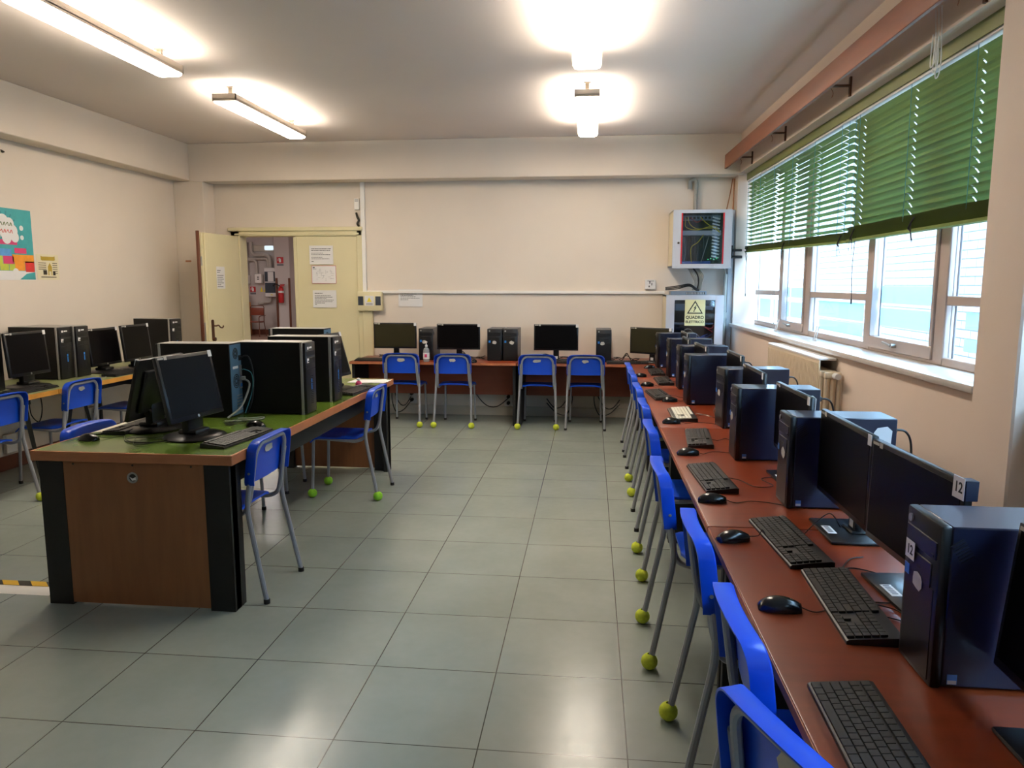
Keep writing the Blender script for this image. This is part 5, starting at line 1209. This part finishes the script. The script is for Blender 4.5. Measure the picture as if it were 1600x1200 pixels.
KB['palm'] = mesh('palm_rest', lambda b: prism(b, [(-0.06, 0.002), (0, 0.006), (0, 0.016), (-0.055, 0.010)], -0.22, 0.22, T(0, -0.066, 0) @ Matrix(((0, 0, 1, 0), (1, 0, 0, 0), (0, 1, 0, 0), (0, 0, 0, 1)))), M['keywhite'])
KB['cord'] = [mesh('cord', lambda b: tube(b, smooth_path(p, 6), 0.0017, 6), M['cable']) for p in (
    [(0.02, 0.066, 0.01), (0.03, 0.10, 0.006), (-0.04, 0.15, 0.003), (0.06, 0.20, 0.003), (0.04, 0.26, 0.003), (-0.03, 0.31, 0.003)],
    [(0.0, 0.066, 0.01), (0.02, 0.12, 0.004), (0.12, 0.16, 0.003), (0.10, 0.24, 0.003), (-0.01, 0.22, 0.003), (-0.05, 0.29, 0.003)],
    [(-0.05, 0.066, 0.01), (-0.05, 0.10, 0.05), (-0.09, 0.16, 0.075), (-0.13, 0.20, 0.05), (-0.14, 0.23, 0.003)])]
def keyboard(x, y, rz, label, group, z=ZD, kind='std', cord=0, tip=0.075):
    r = thing('keyboard', label, 'keyboard', (x, y, z + 0.0005), rz, group)
    if kind == 'white':
        obj('body', KB['whitebody'], r); obj('keys', KB['whitekeys'], r, (0, 0, 0.0065), (0.07, 0, 0)); obj('white_top', KB['whitetop'], r, (0, 0, 0.0065), (0.07, 0, 0))
    else:
        obj('body', KB['std'], r); obj('keys', KB['keys'], r, (0, 0, 0.0068), (0.095, 0, 0))
        if kind == 'palm': obj('palm_rest', KB['palm'], r)
    if cord is not None: obj('cord', KB['cord'][cord % 3], r)
    return r
GK = 'keyboards in the window row'
for (x, y, a, k, c, lab) in ((0.532, 1.315, -91, 'std', None, 'black keyboard nearest the viewer, cut by the lower edge'), (0.690, 1.966, -92, 'std', 1, 'black keyboard in front of the monitor numbered 12'),
        (0.659, 2.448, -86, 'std', 2, 'black keyboard just beyond the one at the monitor numbered 12'), (0.535, 3.251, -87, 'std', 1, 'dark grey keyboard in front of the first white-stickered tower'),
        (0.600, 4.105, -95, 'std', 0, 'dark keyboard just before the white keyboard'), (0.600, 4.865, -91, 'white', 0, 'white-keyed keyboard, the only pale one in the window row'),
        (0.525, 5.722, -84, 'std', 1, 'dark keyboard just beyond the white keyboard'), (0.641, 6.558, -89, 'std', 0, 'dark keyboard eighth from the viewer in the window row'),
        (0.635, 7.22, -90, 'std', None, 'farthest dark keyboard of the window row, by the last tower')):
    keyboard(x, y, rad(a), lab, GK, ZD, k, c)
keyboard(0.40, 8.06, 0, 'black keyboard in front of the corner monitor', 'keyboards on the back wall desks', cord=1)
keyboard(-2.385, 8.06, rad(2), 'keyboard half hidden by the first back wall chair', 'keyboards on the back wall desks', cord=None)
keyboard(-0.30, 8.05, 0, 'keyboard half hidden behind the chairs under the third back wall monitor', 'keyboards on the back wall desks', cord=None)
keyboard(-1.772, 3.545, rad(83), 'black keyboard before the tilted logo monitor on the green table', 'keyboards on the green table', ZG, cord=None)
keyboard(-2.485, 3.80, rad(-88), 'keyboard with a pale palm rest at the door side of the green table', 'keyboards on the green table', ZG, 'palm', cord=None)
keyboard(-1.705, 5.27, rad(84), 'black keyboard at the far end of the green table', 'keyboards on the green table', ZG, cord=None)
keyboard(-4.15, 5.08, rad(92), 'black keyboard on the poster wall table behind the two near chairs', 'keyboards on the poster wall tables', ZL, cord=None)
keyboard(-4.12, 6.17, rad(90), 'black keyboard below the far pair of monitors at the poster wall', 'keyboards on the poster wall tables', ZL, cord=None)
def mouse_fn(b):
    nx, ny = 12, 14
    g = []
    for j in range(ny + 1):
        v = j / ny; y = -0.054 + 0.108 * v
        w = 0.031 * (math.sin(PI * (0.10 + 0.80 * v)) ** 0.45) * (1.0 - 0.12 * v)
        hgt = 0.037 * (math.sin(PI * (0.06 + 0.80 * (v ** 0.85))) ** 0.7)
        row = []
        for i in range(nx + 1):
            a = PI * i / nx
            row.append(b.verts.new((-w * math.cos(a), y, max(0.001, hgt * (math.sin(a) ** 0.75)))))
        g.append(row)
    for j in range(ny):
        for i in range(nx): b.faces.new((g[j][i], g[j][i + 1], g[j + 1][i + 1], g[j + 1][i]))
    b.faces.new(g[0][::-1]); b.faces.new(g[-1]); 
    for j in range(ny): b.faces.new((g[j][0], g[j + 1][0], g[j + 1][-1], g[j][-1]))
ME['mouse'] = mesh('shell', mouse_fn, M['mouse'], ang=70)
ME['wheel'] = mesh('scroll_wheel', lambda b: cyl(b, 0, 0, -0.003, 0.003, 0.007, 14, 0, T(0, 0.028, 0.026) @ RY(PI / 2)), M['nail'])
MC = [mesh('cord', lambda b: tube(b, smooth_path(p, 6), 0.0016, 6), M['cable']) for p in (
    [(0, 0.052, 0.012), (0.005, 0.09, 0.003), (-0.03, 0.15, 0.003), (-0.02, 0.22, 0.003), (0.02, 0.30, 0.003)],
    [(0, 0.052, 0.012), (-0.01, 0.08, 0.003), (-0.06, 0.13, 0.003), (-0.05, 0.20, 0.003), (0.03, 0.27, 0.003)],
    [(0, 0.052, 0.012), (0.02, 0.08, 0.02), (0.035, 0.085, 0.045), (0.05, 0.09, 0.03)])]
def mouse(x, y, rz, label, group, z=ZD, cord=0):
    r = thing('computer_mouse', label, 'mouse', (x, y, z + 0.0005), rz, group)
    obj('shell', ME['mouse'], r); obj('scroll_wheel', ME['wheel'], r)
    if cord is not None: obj('cord', MC[cord], r)
GMO = 'black mice in the window row'
for i, (x, y, a, c, lab) in enumerate(((0.505, 1.925, -95, 0, 'black mouse below the keyboard of the monitor numbered 12'), (0.483, 2.457, -75, 2, 'black mouse on the desk joint, second from the viewer'), (0.485, 2.905, -95, 0, 'black mouse just before the dark grey keyboard'), (0.495, 3.728, -88, 1, 'black mouse fourth from the viewer in the window row'),
        (0.503, 4.585, -92, 0, 'black mouse beside the white keyboard, on its near side'), (0.582, 5.45, -88, 1, 'black mouse just beyond the white keyboard'), (0.480, 6.28, -92, 0, 'black mouse seventh from the viewer in the window row'), (0.466, 6.91, -92, None, 'black mouse eighth from the viewer in the window row'), (0.60, 7.62, -80, None, 'black mouse farthest in the window row'))):
    mouse(x, y, rad(a), lab, GMO, ZD, c)
mouse(-2.515, 3.44, rad(-100), 'small dark shiny mouse on the near corner of the green table', 'mice on the green table', ZG, None)
mouse(-1.835, 3.875, rad(80), 'black mouse beyond the keyboard of the tilted logo monitor', 'mice on the green table', ZG, None)
mouse(-1.26, 8.00, 0, 'small black mouse on the back wall desk right of the second chair', 'mice on the back wall desks', ZD, None)

# ---------------------------------------------------------------- loose things
sb = thing('gel_bottle', 'clear hand gel bottle with white pump standing at the back wall desk', 'bottle', (-1.80, 8.03, ZD))
mk('body', lambda b: lathe(b, [(0, 0), (0.032, 0.0), (0.035, 0.01), (0.035, 0.12), (0.028, 0.145), (0.012, 0.155), (0.012, 0.165), (0, 0.165)], 20), M['bottle'], sb)
mk('label', lambda b: lathe(b, [(0.0355, 0.03), (0.0358, 0.03), (0.0358, 0.10), (0.0355, 0.10)], 20), M['paper'], sb)
mk('label_mark', lambda b: box(b, -0.012, 0.014, -0.0375, -0.034, 0.05, 0.085), M['pink'], sb)
mk('pump', lambda b: (cyl(b, 0, 0, 0.165, 0.185, 0.015, 14), cyl(b, 0, 0, 0.185, 0.21, 0.006, 10), box(b, -0.012, 0.012, -0.035, 0.012, 0.208, 0.222, 0.004)), M['paper'], sb)
o = mk('paper_sheet', lambda b: (sheet(b, [(-0.17, -0.1), (0.14, -0.11), (0.15, 0.09), (-0.16, 0.1)], T(-1.77, 5.84, ZG + 0.002)), sheet(b, [(-0.1, -0.1), (0.12, -0.09), (0.11, 0.1), (-0.12, 0.09)], T(-1.75, 5.83, ZG + 0.004) @ RZ(0.3))), M['paper']); tag(o, 'white paper sheets at the far corner of the green table', 'paper')
fl = thing('pink_trinket', 'little pink and white trinket beside the edge-on monitor on the green table', 'trinket', (-1.775, 5.53, ZG))
mk('body', lambda b: lathe(b, [(0, 0), (.02, 0), (.026, .018), (.02, .035), (.008, .045), (0, .05)], 14), M['pink'], fl)
mk('white_tip', lambda b: lathe(b, [(0, .045), (.014, .05), (.014, .06), (0, .068)], 12), M['paper'], fl)
def cab(name, label, pts, r=0.0025, m='cable', seg=6, n=7):
    o = mk(name, lambda b: tube(b, smooth_path(pts, n), r, seg), M[m]); return tag(o, label, 'cable')
z = ZD + 0.003
cab('cable', 'thin black cable looping on the desk between the 12 monitor and the next one', [(0.72, 2.2, z), (0.80, 2.24, z), (0.88, 2.16, z), (0.86, 2.02, z), (0.76, 2.0, z), (0.72, 2.12, z), (0.80, 2.30, z), (0.86, 2.34, z)], 0.002)
cab('cable', 'black video cable sagging below the 12 monitor', [(0.90, 2.02, 0.775), (0.90, 1.98, 0.73), (0.92, 1.92, 0.715), (0.98, 1.87, 0.708)], 0.004)
cab('cable', 'pale cable rising beside the tower near the white keyboard', [(0.70, 4.95, z), (0.76, 4.88, z), (0.80, 4.80, z), (0.79, 4.78, 0.76), (0.83, 4.74, 0.79)], 0.0025, 'cablegrey')
def tangle(cx, cy, zz, rx, ry, n, seed):
    rnd = random.Random(seed); return [(cx + rnd.uniform(-rx, rx), cy + rnd.uniform(-ry, ry), zz + 0.0025 * (i % 3)) for i in range(n)]
zg = ZG + 0.003
cab('cable', 'thin black cable coiled near the small mouse on the green table', [(-2.49, 3.47, zg + .01), (-2.44, 3.50, zg), (-2.40, 3.55, zg), (-2.30, 3.42, zg), (-2.18, 3.40, zg), (-2.12, 3.46, zg + .002), (-2.22, 3.52, zg + .004), (-2.32, 3.46, zg + .006), (-2.25, 3.40, zg + .004), (-2.12, 3.42, zg + .003), (-2.05, 3.47, zg)], 0.002)
cab('cable', 'second thin black loop lying on the green table before the round base', [(-2.30, 3.50, zg + .006), (-2.22, 3.36, zg), (-2.14, 3.38, zg + .006), (-2.10, 3.48, zg + .008), (-2.20, 3.55, zg + .008)], 0.0018)
cab('cable', 'grey cable curled on the green table below the blue-grey tower back', [(-2.05, 4.10, zg), (-1.98, 4.12, zg), (-1.92, 4.16, zg), (-1.90, 4.08, zg + .004), (-1.98, 4.02, zg + .004), (-2.08, 4.00, zg + .002)], 0.004, 'cablegrey')
cab('cable', 'tangle of black cables between the keyboard and the blue-grey tower back', [(-2.0, 3.95, zg)] + tangle(-1.95, 3.95, zg, 0.11, 0.07, 9, 4) + [(-1.88, 3.93, zg)], 0.0022)
cab('cable', 'pale cable lying over the keyboard at the far end of the green table', [(-1.80, 5.35, zg + .03), (-1.74, 5.30, zg + .03), (-1.72, 5.40, zg + .03), (-1.68, 5.47, zg + .028)], 0.0025, 'cablegrey')
cab('cable', 'grey cable curled over the poster wall table near the far pair of monitors', [(-4.19, 5.86, ZL + .003), (-4.12, 5.90, ZL + .003), (-4.18, 6.0, ZL + .003), (-4.16, 6.05, ZL + .003), (-4.26, 6.02, ZL + .003)], 0.003, 'cablegrey')
# cables behind and under the back wall desks
zb = ZD + 0.004
for i, (xs, lab) in enumerate((((-2.44, -2.0), 'black cables behind the monitor nearest the door'), ((-1.70, -1.20), 'black cables behind the second back wall monitor'), ((-0.80, -0.2), 'black cables behind the third back wall monitor'), ((0.26, 0.55), 'black cables between lone tower and corner monitor'))):
    rnd = random.Random(i)
    def fn(b):
        for q in range(3):
            pts = [(xs[0] + (xs[1] - xs[0]) * t / 6, 8.36 + rnd.uniform(-.07, .07), zb + rnd.uniform(0, .035) + (0.05 if t == 3 else 0)) for t in range(7)]
            tube(b, smooth_path(pts, 5), 0.004, 6)
    tag(mk('cable', fn, M['cable']), lab, 'cable')
for i, (x0, x1, lab) in enumerate(((-2.12, -2.35, 'black cables looping under the back desk behind the first chair'), (-0.95, -1.4, 'black cable sagging from the floor socket under the back desk'), (-0.5, -0.2, 'dark cable knot under the back desk behind the third chair'), (0.35, 0.05, 'dark cables under the corner desk'))):
    def fn(b):
        tube(b, smooth_path([(x0, 8.60, 0.22), (x0 + (x1 - x0) * .3, 8.58, 0.12), (x0 + (x1 - x0) * .6, 8.58, 0.14), (x0 + (x1 - x0) * .9, 8.60, 0.30), (x1, 8.60, 0.50)], 6), 0.006, 6)
        if i != 1: tube(b, smooth_path([(x0, 8.60, 0.17), (x0 + (x1 - x0) * .4, 8.56, 0.06), (x0 + (x1 - x0) * .8, 8.56, 0.05), (x1, 8.58, 0.25), (x0 + (x1 - x0) * .7, 8.6, 0.5)], 6), 0.006, 6)
    tag(mk('cable', fn, M['cable']), lab, 'cable')
cab('cable', 'thin black cable hanging behind the stickered chair at the poster wall', [(-4.5, 5.45, 0.71), (-4.45, 5.42, 0.62), (-4.47, 5.46, 0.5), (-4.44, 5.5, 0.44), (-4.42, 5.52, 0.55), (-4.46, 5.55, 0.7)], 0.004)
fs = thing('floor_socket', 'beige socket box low on the poster wall behind the chairs', 'socket', (XL, 5.65, 0.22), PI / 2)
mk('plate', lambda b: box(b, -0.06, 0.06, -0.035, 0, -0.08, 0.08, 0.006), M['trunk'], fs)
rs = thing('floor_socket', 'beige socket with a black plug behind the stickered chair at the poster wall', 'socket', (XL, 6.7, 0.30), PI / 2)
mk('plate', lambda b: box(b, -0.08, 0.08, -0.03, 0, -0.05, 0.05, 0.005), M['trunk'], rs)
mk('plug', lambda b: cyl(b, 0, 0, 0, 0.045, 0.02, 12, 0, T(0.02, -0.03, 0) @ RX(PI / 2)), M['rubber'], rs)

# ---------------------------------------------------------------- light, sky, camera
W = bpy.data.worlds.new('sky'); SC.world = W; W.use_nodes = True
nt = W.node_tree; nt.nodes.clear()
bg = nt.nodes.new('ShaderNodeBackground'); out = nt.nodes.new('ShaderNodeOutputWorld')
bg.inputs['Color'].default_value = (0.44, 0.69, 1.0, 1); bg.inputs['Strength'].default_value = SKY
nt.links.new(bg.outputs[0], out.inputs[0])
sun = bpy.data.lights.new('sun', 'SUN'); sun.energy = SUN_E; sun.angle = rad(20); sun.color = (1, 0.95, 0.9)
so = bpy.data.objects.new('sun', sun); COL.objects.link(so); so.rotation_euler = Vector((0.75, 0.1, -0.65)).to_track_quat('-Z', 'Y').to_euler(); so.location = (0, 5, 12)
def portal(y0, y1, z0, z1):
    a = bpy.data.lights.new('window_portal', 'AREA'); a.shape = 'RECTANGLE'; a.size = (y1 - y0); a.size_y = (z1 - z0); a.cycles.is_portal = True
    o = bpy.data.objects.new('window_portal', a); COL.objects.link(o)
    c = Matrix.Translation(RO) @ RZ(RR) @ Vector((0.42, (y0 + y1) / 2, (z0 + z1) / 2))
    o.location = c; o.rotation_euler = (PI / 2, 0, PI / 2 + RR)
#portal(-5.17, 0, 1.09, 2.735); portal(-10.0, -5.48, 1.09, 2.735)

cam = bpy.data.cameras.new('camera'); co = bpy.data.objects.new('camera', cam); COL.objects.link(co); SC.camera = co
yaw, pitch, roll = 0.10528, 0.133725, 0.000817
cy, sy = math.cos(yaw), math.sin(yaw)
Wd = Vector((-sy * math.cos(pitch), cy * math.cos(pitch), -math.sin(pitch)))
r0 = Vector((cy, sy, 0)); u0 = r0.cross(Wd)
Rr = math.cos(roll) * r0 + math.sin(roll) * u0; Up = -math.sin(roll) * r0 + math.cos(roll) * u0
mtx = Matrix(((Rr.x, Up.x, -Wd.x, 0), (Rr.y, Up.y, -Wd.y, 0), (Rr.z, Up.z, -Wd.z, 1.55), (0, 0, 0, 1)))
co.matrix_world = mtx
cam.sensor_width = 36; cam.lens = 36 * 1160.87 / 1600; cam.clip_start = 0.02; cam.clip_end = 200
SC.view_settings.view_transform = 'Standard'; SC.view_settings.look = 'None'; SC.view_settings.exposure = EXPO; SC.view_settings.gamma = 1.0
cyc = SC.cycles
cyc.use_denoising = True; cyc.max_bounces = 7; cyc.diffuse_bounces = 4; cyc.glossy_bounces = 4; cyc.transmission_bounces = 6; cyc.transparent_max_bounces = 16
cyc.sample_clamp_indirect = 6; cyc.caustics_reflective = False; cyc.caustics_refractive = False
